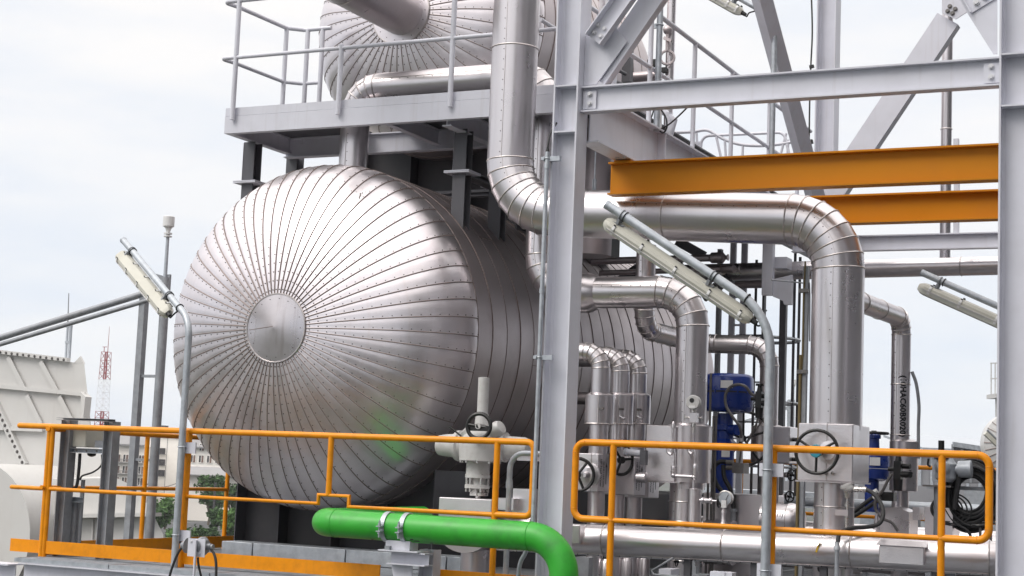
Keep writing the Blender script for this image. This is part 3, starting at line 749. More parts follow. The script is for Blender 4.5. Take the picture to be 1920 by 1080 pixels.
# supports of the upper tank standing on the lower one
def upper_saddle(y, hw, m='charcoal_shade'):
    R2, z2 = 1.30, 5.41
    pts = []
    n = 16; a0 = math.acos(hw/R2)
    for i in range(n+1):
        a = -(math.pi-a0)+(math.pi-2*a0)*i/n; pts.append((TX+R2*math.cos(a), y, z2+R2*math.sin(a)))
    b0 = math.acos(hw/TR)
    for i in range(n+1):
        a = b0+(math.pi-2*b0)*i/n; pts.append((TX+TR*math.cos(a), y, TZ+TR*math.sin(a)))
    MB().prism(pts, (0, .25, 0)).obj('saddle_web', m, TK2, 0)
    for x in (TX-hw, TX-hw*.33, TX+hw*.33, TX+hw):
        zt = z2-math.sqrt(R2*R2-(x-TX)**2); zb = TZ+math.sqrt(TR*TR-(x-TX)**2)
        MB().box((x-.01, y-.17, zb-.02), (x+.01, y-.002, zt-.02)).obj('saddle_rib', m, TK2, 0)
    MB().box((TX-hw, y-.2, 3.72), (TX+hw, y+.45, 3.74)).obj('saddle_base', 'grey_paint_dark_shaded', TK2, 0)
upper_saddle(14.75, .95); upper_saddle(16.9, .95)
MB().box((TX-.95, 15.0, 3.3), (TX+1.15, 16.9, 4.15)).obj('saddle_box', 'charcoal_shade', TK2, 0)

one('shadow_block', 'added dark block standing in for the shadow under the right flank of the big tank', 'shadow block', MB().box((-7.1, 14.0, -.5), (-5.7, 18.6, .72)).box((-7.1, 13.7, -.5), (-6.3, 14.0, .5)), 'charcoal_shade', ang=0)  # added block, its dark colour stands in for the tank's own shadow
# nozzle pipe of the upper tank coming forward
clad('steam_pipe', 'large dark pipe leaving the end cap of the upper tank', 'pipe', [(TX+.02, 13.72, 5.42), (TX+.02, 11.0, 5.42), (TX+.02, 11.0, 8.0)], .243, .4, lap=None, sect=1.3, m='clad')
# ================================================================== upper platform round the tank ends
PZ = 4.24; PY = 12.53; PX0 = -9.235
def upper_platform():
    t = thing('upper_platform', 'grey steel platform carried on short legs over the big tank', 'platform')
    m = 'grey_paint'
    def ib(p0, p1, h=.22, w=.1, nm='edge_beam', mm=m): MB().ibeam(p0, p1, h, w, up=Z_).obj(nm, mm, t, 0)
    xr = -5.30
    MB().chan((xr, PY, 4.08), (PX0, PY, 4.08), .165, .07, up=Z_).obj('front_fascia', m, t, 0)
    MB().box((PX0, PY+.004, 4.166), (xr, PY+.012, 4.245)).obj('toe_plate', m, t, 0)
    ib((PX0+.035, PY+.08, 4.08), (PX0+.035, 13.62, 4.08), .165, .07)
    MB().box((PX0, PY+.02, 4.166), (PX0+.008, 13.6, 4.245)).obj('toe_plate', m, t, 0)
    ib((PX0, 13.6, 4.06), (-5.56, 13.6, 4.06), .2, .09)
    ib((-7.45, PY+.08, 4.07), (-7.45, 13.55, 4.07), .15, .07)
    ib((-6.85, PY+.08, 4.05), (-6.85, 15.6, 4.05), .19, .09)
    MB().box((PX0+.01, PY+.03, 4.162), (-8.22, 13.6, 4.175)).obj('deck_plate', 'grey_paint_dark_shaded', t, 0)
    MB().box((-7.82, PY+.03, 4.162), (xr, 13.6, 4.175)).obj('deck_plate', 'grey_paint_dark_shaded', t, 0)
    MB().box((-6.8, 13.62, 4.162), (xr, 20, 4.175)).obj('deck_plate', 'grey_paint_dark_shaded', t, 0)
    # legs on the tank shell
    for (x, y) in ((-9.20, 12.97), (-6.86, 12.97), (-9.20, 13.72), (-6.86, 13.72)):
        dz = math.sqrt(TR**2-(x-TX)**2); zb = TZ+dz-.06
        L = MB().ibeam((x, y, 3.60), (x, y, 3.99), .13, .13, .01, .008, up=Y_).obj('leg', 'grey_paint_dark_shaded' if True else m, t, 0)
        MB().ibeam((x, y, zb), (x, y, 3.575), .13, .13, .01, .008, up=Y_).obj('leg_stub', 'grey_paint_dark_shaded', L, 0)
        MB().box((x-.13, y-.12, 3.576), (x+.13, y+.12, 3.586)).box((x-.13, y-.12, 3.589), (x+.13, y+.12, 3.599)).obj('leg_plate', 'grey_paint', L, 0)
    # thin pale plates that paint the lit side of the front legs
    for x in (-9.20, -6.86): MB().box((x-.066, 12.9, 3.61), (x-.0652, 13.03, 3.98)).obj('leg_lit_face', 'grey_paint', t, 0)
    # tie beams under the legs
    MB().ibeam((-6.86, 13.04, 3.59), (-6.86, 14.6, 3.59), .06, .13, up=Z_).obj('tie_beam', 'grey_paint_dark_shaded', t, 0)
    MB().ibeam((-9.0, 14.2, 3.62), (-5.9, 14.2, 3.62), .05, .1, up=Z_).obj('tie_beam', 'grey_paint_dark_shaded', t, 0)
    return t
upper_platform()
def rail(name, label, posts, rails, m, pr=.022, rr=.022, mr=None, toe=None, cat='railing', base=True, group=None, splay=None):
    """posts: list of (x,y,z0,z1); rails: list of point lists (with corner radius) ; toe: list of (p0,p1,h)"""
    t = thing(name, label, cat, group=group)
    for (x, y, z0, z1) in posts:
        o = MB().cyl((x, y, z0), (x, y, z1), pr, pr, 14).obj('post', m, t)
        if base:
            MB().box((x-.06, y-.035, z0), (x+.06, y+.035, z0+.012)).obj('base_plate', m, o, 0)
            for sx in (-.042, .042): bolt_obj((x+sx, y-.01, z0+.012), Z_, o, .011, .014, m)
    for i, (pts, R, r, nm) in enumerate(rails):
        p, _ = fillet(pts, R, 6) if len(pts) > 2 else ([V(q) for q in pts], 0)
        MB().tube(p, r, 14).obj(nm, m, t)
    for (p0, p1, h) in (toe or []):
        MB().bar(V(p0)+Z_*h/2, V(p1)+Z_*h/2, .008, h, up=Z_).obj('toe_board', m, t, 0)
    return t
zt, zm = at(440, 4, Y=PY).z, at(640, 92, Y=PY).z
xa = at(440, 150, Y=PY-.03).x; xb = at(637, 150, Y=PY-.03).x; xc = at(848, 100, Y=PY-.03).x
yb = at(532, 150, X=PX0).y
xs1 = at(574, 120, Y=yb+.12).x; xs2 = at(603, 120, Y=yb+.14).x
rail('guard_rail', 'grey tubular guard rail on the upper platform beside the smaller tank', [(xa, PY-.03, 4.12, zt), (xb, PY-.03, 4.1, zm+.03), (xc, PY-.03, 4.1, zt), (PX0-.03, PY+.16, 4.1, zt), (PX0, yb, 4.1, zt), (xs1, yb+.12, 4.1, zt), (xs2, yb+.13, 4.1, zt)],
     [([(xc+1.6, PY-.03, zt), (PX0-.07, PY-.03, zt), (PX0-.03, PY+.16, zt), (PX0-.0, yb, zt), (PX0+.14, yb+.12, zt), (xs2+.10, yb+.13, zt)], .05, .022, 'top_rail'),
      ([(-5.2, PY-.03, zm), (PX0-.07, PY-.03, zm), (PX0-.03, PY+.16, zm), (PX0-.0, yb, zm), (PX0+.14, yb+.12, zm), (xs2, yb+.13, zm)], .05, .019, 'mid_rail')], 'grey_paint', pr=.024, base=False)
# side beam and railing running back on the right of the upper tank
SX = -4.80
def side_beam():
    z0, z1 = 3.394, 3.775
    t = thing('side_beam', 'deep grey beam running back from the main column under the railing', 'beam')
    MB().ibeam((SX, 11.108, (z0+z1)/2), (SX, 17.9, (z0+z1)/2), z1-z0, .16, .014, .01, up=Z_).obj('beam', 'grey_paint', t, 0)
    for y in (12.55, 14.3, 16.2): MB().box((SX+.006, y, z0+.015), (SX+.078, y+.012, z1-.015)).obj('stiffener', 'grey_paint', t, 0)
    MB().box((SX-.75, 13.7, z1+.002), (SX-.09, 17.8, z1+.016)).obj('deck_plate', 'grey_paint_dark_shaded', t, 0)
    return t
side_beam()
zt2 = at(1222, 18, X=SX).z; zm2 = at(1159, 86, X=SX).z
ys = [at(x, y, X=SX).y for x, y in ((1220, 100), (1302, 140), (1372, 205), (1443, 200), (1497, 240))]
rail('guard_rail', 'grey railing descending in perspective along the deep side beam', [(SX, y, 3.74, zt2) for y in ys],
     [([(SX, ys[0]-.02, zt2), (SX, 17.3, zt2)], .05, .021, 'top_rail'), ([(SX, 11.3, zm2), (SX, 17.3, zm2)], .05, .019, 'mid_rail')], 'grey_paint', pr=.021, base=False)
rail('guard_rail', 'short grey railing seen between the big vertical pipe and the column', [(-5.95, 13.9, 4.17, 5.28)], [([(-5.95, 12.6, 5.28), (-5.95, 13.9, 5.28)], .05, .021, 'top_rail'), ([(-5.95, 12.6, 4.86), (-5.95, 13.9, 4.86)], .05, .019, 'mid_rail')], 'grey_paint', base=False)
# ================================================================== main steel frame
def column(name, label, x0, x1, y0, y1, zs, zt=6.2, zb=-3.0, plates=()):
    t = thing(name, label, 'column')
    w = x1-x0; cy = (y0+y1)/2
    mb = MB()
    mb.box((x0, y0, zb), (x0+.013, y1, zt)).box((x1-.013, y0, zb), (x1, y1, zt)).box((x0+.013, cy-.005, zb), (x1-.013, cy+.005, zt))
    # fillets of the rolled section
    for sx, xx in ((1, x0+.013), (-1, x1-.013)):
        mb.prism([(xx, cy-.005, zb), (xx+sx*.016, cy-.005, zb), (xx, cy-.021, zb)], (0, 0, zt-zb))
    mb.obj('shaft', 'grey_paint', t, 0)
    for z in zs: MB().box((x0+.0135, y0+.002, z-.006), (x1-.0135, cy-.0055, z+.006)).obj('stiffener', 'grey_paint', t, 0)
    return t
AX0, AX1, AY0, AY1 = -5.016, -4.815, 10.90, 11.10
z1 = at(1060, 160, Y=AY0).z; z2 = at(1060, 246, Y=AY0).z
colA = column('steel_column', 'tall light grey steel column standing between the two front railings', AX0, AX1, AY0, AY1, (z1, z2))
z3 = at(1895, 100, Y=AY0).z; z4 = at(1895, 197, Y=AY0).z
colR = column('steel_column', 'wide light grey steel column cut by the edge of the picture', -1.746, -1.49, AY0, AY1, (z3, z4))
# white beam between them
def white_beam():
    t = thing('cross_beam', 'pale grey beam bolted between the two main columns', 'beam')
    zt = at(1100, 161, Y=10.95).z; zb = at(1100, 209, Y=10.95).z
    MB().ibeam((AX1+.004, 11.0, (zt+zb)/2), (-1.75, 11.0, (zt+zb)/2), zt-zb, .1, .012, .008, up=Z_).obj('beam', 'grey_paint', t, 0)
    for sx, x in ((1, AX1+.012), (-1, -1.755)):
        MB().box((x, 10.978, zb+.025), (x+sx*.105, 10.986, zt-.035)).obj('end_plate', 'grey_paint', t, 0)
        for k in (.33, .7): bolt_obj((x+sx*.055, 10.978, zb+(zt-zb)*k), -Y_, t, .015, .02, 'bolt')
white_beam()
# diagonal braces at the column head
def brace_left():
    t = thing('diagonal_brace', 'light grey diagonal brace bolted to the gusset of the middle column', 'brace')
    Yg = 11.0
    g = [at(x, y, Y=Yg) for x, y in ((1096, 68), (1101, 160), (1118, 158), (1175, 78), (1150, 44), (1106, 60))]
    g[0].x = g[1].x = AX1+.002
    MB().prism(g, (0, .012, 0)).obj('gusset_plate', 'grey_paint', t, 0)
    a = at(1118, 78, Y=Yg-.03); b = at(1252, -110, Y=Yg-.03); a.y = b.y = Yg-.04
    MB().chan(b, a, .155, .075, .009, up=Y_.cross(b-a)).obj('brace', 'grey_paint', t, 0)
    for x, y in ((1122, 47), (1134, 54), (1115, 61), (1127, 68)): bolt_obj(at(x, y, Y=Yg-.048), -Y_, t, .0145, .02, 'bolt')
    a = at(1122, 150, Y=Yg+.07); b = at(1290, -95, Y=Yg+.07)
    MB().bar(a, b, .085, .17, up=Y_.cross(b-a)).obj('rear_brace', 'grey_paint', t, 0)
brace_left()
def brace_right():
    t = thing('gusset_bracket', 'triangular grey gusset with big bolts on the right column head', 'gusset')
    Yg = 11.0; P = lambda x, y: at(x, y, Y=Yg)
    g = [P(1869.5, 101), P(1862, 101), P(1812, 22), P(1800, 0), P(1780, -40), P(1869.5, -60)]
    MB().prism(g, (0, .012, 0)).obj('gusset_plate', 'grey_paint', t, 0)
    MB().prism([at(x, y, Y=Yg-.012) for x, y in ((1822, 24), (1812, 8), (1802, -30), (1880, -60), (1868, -4))], (0, .01, 0)).obj('brace_plate', 'grey_paint', t, 0)
    for x, y in ((1831, 5), (1847, -5), (1838, -14)): bolt_obj(at(x, y, Y=Yg-.012), -Y_, t, .0165, .022, 'bolt')
    a = P(1817, 20); b = P(1800, -14)
    MB().bar(at(1821, 24, Y=Yg-.02), at(1795, -22, Y=Yg-.02), .01, .05, up=Y_).obj('edge_plate', 'grey_paint', t, 0)
brace_right()
YB = 15.8
def v_brace():
    t = thing('diagonal_brace', 'light grey flat brace sloping from the top right gusset down behind the beams', 'brace')
    P = lambda x, y: at(x, y, Y=YB)
    MB().bar(P(1779, 38), P(1548, 385), .13, .24, up=Y_.cross(P(1548, 385)-P(1779, 38))).obj('brace', 'grey_paint', t, 0)
    g = [at(x, y, Y=YB-.14) for x, y in ((1766, 0), (1766, 24), (1792, 36), (1814, 22), (1805, 0), (1790, -30), (1766, -30))]
    MB().prism(g, (0, .014, 0)).obj('node_plate', 'grey_paint', t, 0)
    for x, y in ((1781, 12), (1791, 17), (1777, 21), (1786, 25)): bolt_obj(at(x, y, Y=YB-.14), -Y_, t, .017, .02, 'steel_dark')
    t = thing('diagonal_brace', 'dark sided grey box brace leaning left of the rear column', 'brace')
    a = at(1424, -20, Y=13.9); b = at(1536, 395, Y=15.7)
    MB().bar(a, b, .13, .17, up=(.55, -.83, 0)).obj('brace', 'grey_paint', t, 0)
v_brace()
xb0 = at(1528, 200, Y=16).x; xb1 = at(1564, 200, Y=16).x
column('steel_column', 'rear grey steel column seen above the orange beams', xb0, xb1, 16.0, 16.2, (), 6.5, 2.8)
def back_beam():
    t = thing('cross_beam', 'rear grey beam above the long horizontal back pipe', 'beam')
    zt, zb = 3.38, 3.225
    MB().ibeam((-4.6, 16, (zt+zb)/2), (-1.2, 16, (zt+zb)/2), zt-zb, .1, up=Z_).obj('beam', 'grey_paint', t, 0)
    a = at(1793, 436, Y=16); MB().bar((a.x, 16, zt), (a.x, 16, zt+.5), .05, .05).obj('stub_post', 'grey_paint', t, 0)
    a = at(1793, 270, Y=16); MB().bar((a.x, 16, a.z-.02), (a.x, 16, a.z+.05), .05, .05).obj('stub_cap', 'grey_paint', t, 0)
back_beam()
# orange monorail beams
def orange(name, label, Y, xl, ztop, zbot, xr=-1.0):
    t = thing(name, label, 'beam')
    MB().ibeam((xl, Y, (ztop+zbot)/2), (xr, Y, (ztop+zbot)/2), ztop-zbot, .13, .014, .01, up=Z_).obj('beam', 'orange_beam', t, 0)
    return t
a = at(1141, 304, Y=11.77); b = at(1141, 365, Y=11.77)
t = orange('monorail_beam', 'front orange lifting beam starting beside the middle column', 11.83, a.x, a.z, b.z)
c = at(1182, 300, Y=11.83); MB().bar((c.x-.12, 11.83, a.z+.008), (c.x+.02, 11.83, a.z+.008), .1, .012).obj('clamp_plate', 'orange_beam', t, 0)
for dx in (-.06, 0): bolt_obj((c.x+dx, 11.70, a.z+.012), Z_, t, .012, .02, 'bolt')
a = at(1530, 367, Y=12.62); b = at(1600, 418, Y=12.62)
orange('monorail_beam', 'second orange lifting beam passing behind the big pipe elbow', 12.68, at(1400, 372, Y=12.68).x, a.z, b.z)

# ================================================================== big clad pipes
LAP = V((.05, -1, .45))
YA = 12.1
pt = at(968, 20, Y=YA); pb = at(957.5, 300, Y=YA); xv = (pt.x+pb.x)/2
h0 = at(1095, 401, Y=YA); h1 = at(1500, 412, Y=YA)
xr = (at(1570, 520, Y=YA).x+at(1569, 760, Y=YA).x)/2
sl = (h1.z-h0.z)/(h1.x-h0.x)
zA = h0.z+sl*(xv-h0.x); zB = h0.z+sl*(xr-h0.x)
pipeA = clad('steam_pipe', 'largest clad pipe dropping, running right and dropping again in front', 'pipe',
     [(xv, YA, 6.4), (xv, YA, zA), (xr, YA, zB), (xr, YA, 1.30)], .198, [.46, .40], lap=LAP, gores=7, sect=.95)
# valve box and pipe below it
def emb_box(parent, a, b, name='insulation_box', m='clad_emboss', c=.006):
    mb = MB(); bevel_box(mb, a, b, c); return mb.obj(name, m, parent, 20)
def handwheel(parent, p, d, R, r=.012, spokes=3, m='black', a0=.4, name='handwheel', hub=.03, dish=0.0):
    mb = MB().torus(p, d, R, r, 36, 8); dd, a, b = frame(d)
    c = V(p)+dd*dish
    for k in range(spokes):
        q = a0+2*math.pi*k/spokes; mb.tube([c, V(p)+(a*math.cos(q)+b*math.sin(q))*R], r*.8, 8)
    mb.cyl(c-dd*.02, c+dd*.02, hub, hub, 12)
    return mb.obj(name, m, parent)
def box_valve():
    t = thing('valve_box', 'embossed metal valve box with black three-spoke handwheel under the big pipe', 'valve box')
    Yf = YA-.235; a = at(1497, 793, Y=Yf); b = at(1598, 904, Y=Yf)
    e_ = emb_box(t, (a.x, Yf, b.z), (b.x, YA+.28, a.z))
    mx = (a.x*.47+b.x*.53)
    MB().box((mx-.003, Yf-.004, b.z), (mx+.003, Yf, a.z)).obj('panel_seam', 'seam_pipe', t)
    MB().box((a.x-.012, Yf-.012, b.z-.012), (b.x+.012, YA+.29, b.z-.001)).obj('bottom_flange', 'clad', t, 0)
    wc = at(1532, 847, Y=Yf-.12)
    mb = MB().cyl((wc.x, Yf, wc.z), (wc.x, Yf-.13, wc.z), .028, .022, 16); mb.obj('stem', 'steel_dark', t)
    MB().lathe((wc.x+.06, Yf-.001, wc.z), -Y_, [(0, .085), (.01, .085), (.015, .055), (.03, .05)], 20).obj('bonnet', 'clad_emboss', t)
    handwheel(t, (wc.x, Yf-.13, wc.z), -Y_, .158, .0125, 3, a0=.55, hub=.034)
    MB().cyl((wc.x, Yf-.15, wc.z+.005), (wc.x, Yf-.165, wc.z+.005), .05, .045, 14).obj('hub_cap', 'cyan', t)
    for dx in (-.05, 0, .05):
        bolt_obj((mx+dx, Yf-.004, b.z+.06), -Y_, t, .01, .03, 'steel')
    clad('x', 'x', 'x', [(xr, YA, b.z), (xr, YA, -.6)], .148, .1, sect=.2, lap=(-.3, -.95, 0), parent=t)
    return t, a, b
bv, bva, bvb = box_valve()
# second pipe: nozzle on the tank, over the platform, down, right and down again
YP2 = 12.95; r2 = .138
zt_ = at(850, 154, Y=YP2).z
xv2 = at(1014, 470, Y=YP2).x
z2 = at(1180, 548, Y=YP2).z
xv3 = at(1298, 640, Y=YP2).x
clad('vapour_pipe', 'clad pipe rising from the big tank and stepping down to the white gauge', 'pipe',
     [(TX, YP2, 3.6), (TX, YP2, zt_), (xv2, YP2, zt_), (xv2, YP2, z2), (xv3, YP2, z2), (xv3, YP2, .80)], r2, [.24, .30, .34, .30], lap=V((-.05, -1, .45)), gores=5, sect=1.0)
xj = at(1087, 548, Y=YP2).x; xk = at(1112, 548, Y=YP2).x
one('flange_cover', 'wide clad flange cover beside the middle column on the second pipe', 'flange cover',
    MB().lathe((xj-.15, YP2, z2), X_, [(0, .15), (.004, .172), (xk-xj+.12, .176), (xk-xj+.20, .142)], 30), 'clad')
def box2():
    t = thing('valve_box', 'embossed box with flat front and rounded side behind the slim siphon tubes', 'valve box')
    Yf = YP2-.20; a = at(1212, 797, Y=Yf); b = at(1300, 905, Y=Yf)
    zt, zb = a.z, b.z
    emb_box(t, (a.x, Yf, zb), (xv3-.05, YP2+.22, zt))
    MB().cyl((xv3, YP2, zb), (xv3, YP2, zt), .185, .185, 32).obj('round_cover', 'clad', t)
    MB().lathe((xv3, YP2, zt), Z_, [(0, .187), (.008, .187), (.03, .142)], 32).obj('cover_rim', 'clad', t)
    MB().box((a.x-.01, Yf-.01, zb-.01), (xv3, YP2+.23, zb-.001)).obj('bottom_flange', 'clad', t, 0)
    clad('x', 'x', 'x', [(xv3-.02, YP2, zb), (xv3-.02, YP2, -.6)], .135, .1, sect=.17, parent=t, lap=(-.3, -.95, 0))
    return t
box2()
# three small pipes
def trio():
    Y0 = 12.35
    x0 = at(1125.5, 720, Y=Y0).x
    labs = ['front one of three small clad pipes beside the column', 'middle one of three small clad pipes beside the column', 'rear one of three small clad pipes nearest the gauge pipe']
    out_ = []
    for i, px in enumerate((1125.5, 1163, 1196)):
        y = at(px, 720, X=x0).y; zt = at((1112, 1152, 1185)[i], (660, 667, 672)[i], Y=y).z
        clad('feed_pipe', labs[i], 'pipe', [(x0-(.38, .56, .71)[i], y, -.3), (x0-(.38, .56, .71)[i], y, zt), (x0, y, zt), (x0, y, 1.0)], .078, [.12, .135], gores=5, sect=.35, lap=None, bead=.005, group=None, n=24)
        j = thing('pipe_jacket', 'round clad jacket on the '+('front', 'middle', 'rear')[i]+' small pipe above the stencilled valve boxes', 'jacket')
        za = at(px, 737, Y=y).z; zb = at(px, 795, Y=y).z
        MB().lathe((x0, y, zb), Z_, [(0, .085), (.002, .118), (za-zb-.02, .118), (za-zb, .082)], 28).obj('cover', 'clad', j)
        MB().torus((x0, y, zb), Z_, .118, .005, 28, 6).obj('seam_bead', 'seam_pipe', j)
        MB().box((x0+.035, y-.122, zb), (x0+.041, y-.110, za-.02)).obj('lap_seam', 'seam_pipe', j)
        MB().cyl((x0+.07, y-.09, zb+.12), (x0+.085, y-.145, zb+.12), .009, .009, 8).box((x0+.06, y-.16, zb+.112), (x0+.1, y-.14, zb+.128)).obj('clasp', 'steel_dark', j)
        if i: MB().tube([(x0+.05, y-.1, zb+.05), (x0+.07, y-.14, zb+.06), (x0+.11, y-.15, zb+.04)], .011, 8).obj('spout', 'clad', j)
        # valve box below
        Yf = y-.13; xrr = at((1122, 1190, 1217)[i], 880, Y=Yf).x; xl = xrr-.27
        zt2 = at(px, 851+i*5, Y=Yf).z; zb2 = at(px, 923+i*5, Y=Yf).z
        bx = thing('valve_box', ('front stencilled valve box with a black handwheel and green tape', 'middle valve box behind the railing post with a pale actuator arm', 'rear small stencilled valve box peeping under the big embossed box')[i], 'valve box')
        emb_box(bx, (xl, Yf, zb2), (xrr, y+.13, zt2))
        MB().box((x0-.003, Yf-.004, zb2), (x0+.003, Yf, zt2)).obj('panel_seam', 'seam_pipe', bx)
        MB().cyl((x0, y, zt2), (x0, y, zt2+.30), .062, .062, 20).obj('neck', 'clad', bx)
        MB().cyl((x0, y, -.5), (x0, y, zb2), .07, .07, 20).obj('lower_pipe', 'clad', bx)
        MB().lathe((x0+.11, y, -.02), Z_, [(0, .05), (.2, .05), (.23, .03)], 14).obj('drain_pot', 'clad', bx)
        out_.append((bx, x0, y, Yf, xl, xrr, zt2, zb2))
        # side lettering with arrow
        text_on(bx, 'HP Feed Water', V((xrr+.0015, y-.075, (zt2+zb2)/2)), V((0, 0, -1)), V((0, 1, 0)), (zt2-zb2)*.72, .036)
        text_on(bx, '(10LAB11BR200)', V((xrr+.0015, y-.025, (zt2+zb2)/2)), V((0, 0, -1)), V((0, 1, 0)), (zt2-zb2)*.74, .034)
        c = V((xrr+.0015, y+.035, (zt2+zb2)/2))
        MB().add([c+V((0, -.006, -.09)), c+V((0, .006, -.09)), c+V((0, .006, .05)), c+V((0, -.006, .05)), c+V((0, -.016, .05)), c+V((0, .016, .05)), c+V((0, 0, .09))], [(0, 1, 2, 3), (4, 5, 6)]).obj('flow_arrow', 'ink', bx, 0)
    return out_
def text_on(parent, s_, c, u, w, length, height, cyl=None, name='lettering', bold=.012):
    """flat print: centre c, reading direction u, up direction w; cyl=(axis point, axis dir, radius) wraps it"""
    cu = bpy.data.curves.new('lettering', 'FONT'); cu.body = s_; cu.align_x = 'CENTER'; cu.align_y = 'CENTER'; cu.offset = bold; cu.resolution_u = 2
    to = bpy.data.objects.new('tmp_text', cu); C.objects.link(to); bpy.context.view_layer.update()
    me = bpy.data.meshes.new_from_object(to.evaluated_get(bpy.context.evaluated_depsgraph_get())); bpy.data.objects.remove(to); bpy.data.curves.remove(cu)
    xs = [v.co.x for v in me.vertices]; ys_ = [v.co.y for v in me.vertices]
    lx = max(xs)-min(xs); ly = max(ys_)-min(ys_); mx = (max(xs)+min(xs))/2; my = (max(ys_)+min(ys_))/2
    u = V(u).normalized(); w = V(w).normalized(); c = V(c)
    for v in me.vertices:
        p = c+u*((v.co.x-mx)/lx*length)+w*((v.co.y-my)/ly*height)
        if cyl:
            ap, ad, rad = cyl; q = V(c)-V(ap); q = (q-V(ad)*q.dot(V(ad))).normalized(); sdd = V(ad).cross(q)
            h = (p-V(ap)).dot(V(ad)); s2 = (p-c).dot(sdd); th = s2/rad
            p = V(ap)+V(ad)*h+(q*math.cos(th)+sdd*math.sin(th))*rad
        v.co = p
    me.materials.clear(); me.materials.append(MATS['ink'])
    for pl in me.polygons: pl.material_index = 0
    return link(bpy.data.objects.new(name, me), parent)
TR3 = trio()
def trio_wheels():
    bx, x0, y, Yf, xl, xrr, zt, zb = TR3[0]
    c = at(1084, 890, Y=Yf-.12)
    MB().lathe((c.x+.05, Yf, c.z), -Y_, [(0, .1), (.02, .1), (.025, .07), (.05, .065), (.055, .03), (.12, .02)], 10).obj('bonnet', 'clad_emboss', bx)
    w = handwheel(bx, (c.x, Yf-.13, c.z), V((.35, -.93, 0)), .13, .014, 3, a0=2.2)
    dd, a, b = frame(V((.35, -.93, 0)))
    MB().torus((c.x, Yf-.13, c.z), V((.35, -.93, 0)), .13, .0165, 6, 8, None, .55+.35, .95+.35).obj('green_tape', 'tape_green', w)
    bx, x0, y, Yf, xl, xrr, zt, zb = TR3[1]
    c = at(1165, 858, Y=Yf-.1)
    handwheel(bx, (c.x, Yf-.1, c.z-.02), V((.85, -.5, 0)), .12, .014, 3, a0=.9)
    a = at(1170, 847, Y=Yf-.06); b = at(1202, 850, Y=Yf-.06)
    MB().lathe(a, b-a, [(0, .02), (.01, .034), (.03, .034), (.031, .027), ((b-a).length, .027)], 16).obj('actuator_arm', 'grey_paint', bx)
    q = at(1206, 858, Y=Yf-.06); MB().box((q.x-.02, Yf-.09, q.z-.06), (q.x+.03, Yf-.03, q.z+.06)).obj('arm_bracket', 'grey_paint_dark_shaded', bx)
    a = at(1203, 895, Y=Yf-.06); MB().lathe(a-X_*.04, X_, [(0, .04), (.08, .045), (.1, .02)], 14).obj('bonnet', 'clad', bx)
trio_wheels()
# side pipe behind (enters from the tank side, turns and ends in the small box at the middle)
YC0 = 13.35; xc0 = at(1209, 560, Y=YC0).x; rC = .088
zc = at(1240, 622, Y=YC0+.25).z
p1 = V((xc0, YC0, zc)); ye = 14.55
xe = at(1443, 680, Y=ye).x
clad('vent_pipe', 'medium clad pipe running back behind the gauge pipe then dropping at the lamp pole', 'pipe',
     [(xc0, YC0, zc+.75), (xc0, YC0, zc), (xc0+.08, ye, zc-.02), (xe, ye, zc-.04), (xe, ye, .95)], rC, [.17, .2, .2], gores=5, sect=.5, lap=(0, -.7, -.7), bead=.005, n=24)
def jacket3():
    t = thing('valve_box', 'clad round and square jacket standing behind the second lamp pole', 'valve box')
    zt = at(1443, 800, Y=ye).z; zb = at(1443, 868, Y=ye).z
    MB().lathe((xe, ye, zb), Z_, [(0, .15), (zt-zb, .152), (zt-zb+.02, .09)], 28).obj('round_cover', 'clad', t)
    emb_box(t, (xe+.02, ye-.15, zb), (xe+.25, ye+.16, zt))
    MB().cyl((xe, ye, -.5), (xe, ye, zb), .085, .085, 20).obj('lower_pipe', 'clad', t)
    for k in range(3): MB().cyl((xe+.25, ye-.05, zb+.04+.09*k), (xe+.30, ye-.05, zb+.04+.09*k), .018, .018, 8).obj('clasp', 'black', t)
jacket3()
# stencilled right-hand pipe
YD = 13.6; xd = at(1689, 700, Y=YD).x; rD = .079
zd = at(1672, 590, Y=YD-.28).z
pD = clad('vent_pipe', 'slender clad pipe with black stencilled code on the right', 'pipe', [(xr+.02, 12.1, zd+.03), (xd, YD, zd), (xd, YD, .9)], rD, .14, gores=4, sect=.42, lap=(-.25, -1, 0), bead=.005, n=24)
def jacketD():
    t = thing('pipe_jacket', 'wider clad jacket low on the stencilled right-hand pipe', 'jacket')
    zt = at(1690, 828, Y=YD).z; zb = at(1697, 921, Y=YD).z
    MB().lathe((xd+.035, YD, zb), Z_, [(0, .09), (.003, .115), (zt-zb, .118), (zt-zb+.02, .08)], 28).obj('cover', 'clad', t)
    MB().cyl((xd+.01, YD, -.5), (xd+.01, YD, zb), .07, .07, 20).obj('lower_pipe', 'clad', t)
    q = at(1718, 700, Y=YD)
    p = smooth_path([at(1710, 697, Y=YD), at(1718, 720, Y=YD), at(1723, 760, Y=YD), at(1722, 800, Y=YD), at(1722, 860, Y=YD)], 6)
    one('drop_conduit', 'curved grey conduit beside the stencilled pipe', 'conduit', MB().tube(p, .014, 8), 'galv_dull')
jacketD()
zc1 = at(1700, 705, Y=YD).z; zc2 = at(1700, 820, Y=YD).z
cdir = V((.40, -.92, 0)).normalized(); cpt = V((xd, YD, (zc1+zc2)/2))+cdir*(rD+.0035)
text_on(pD, '(10HAC60BR020)', cpt-pD.location, V((0, 0, -1)), cdir.cross(V((0, 0, 1)))*-1, zc1-zc2, .072, cyl=(V((xd, YD, 0))-pD.location, Z_, rD+.0035), bold=.04)
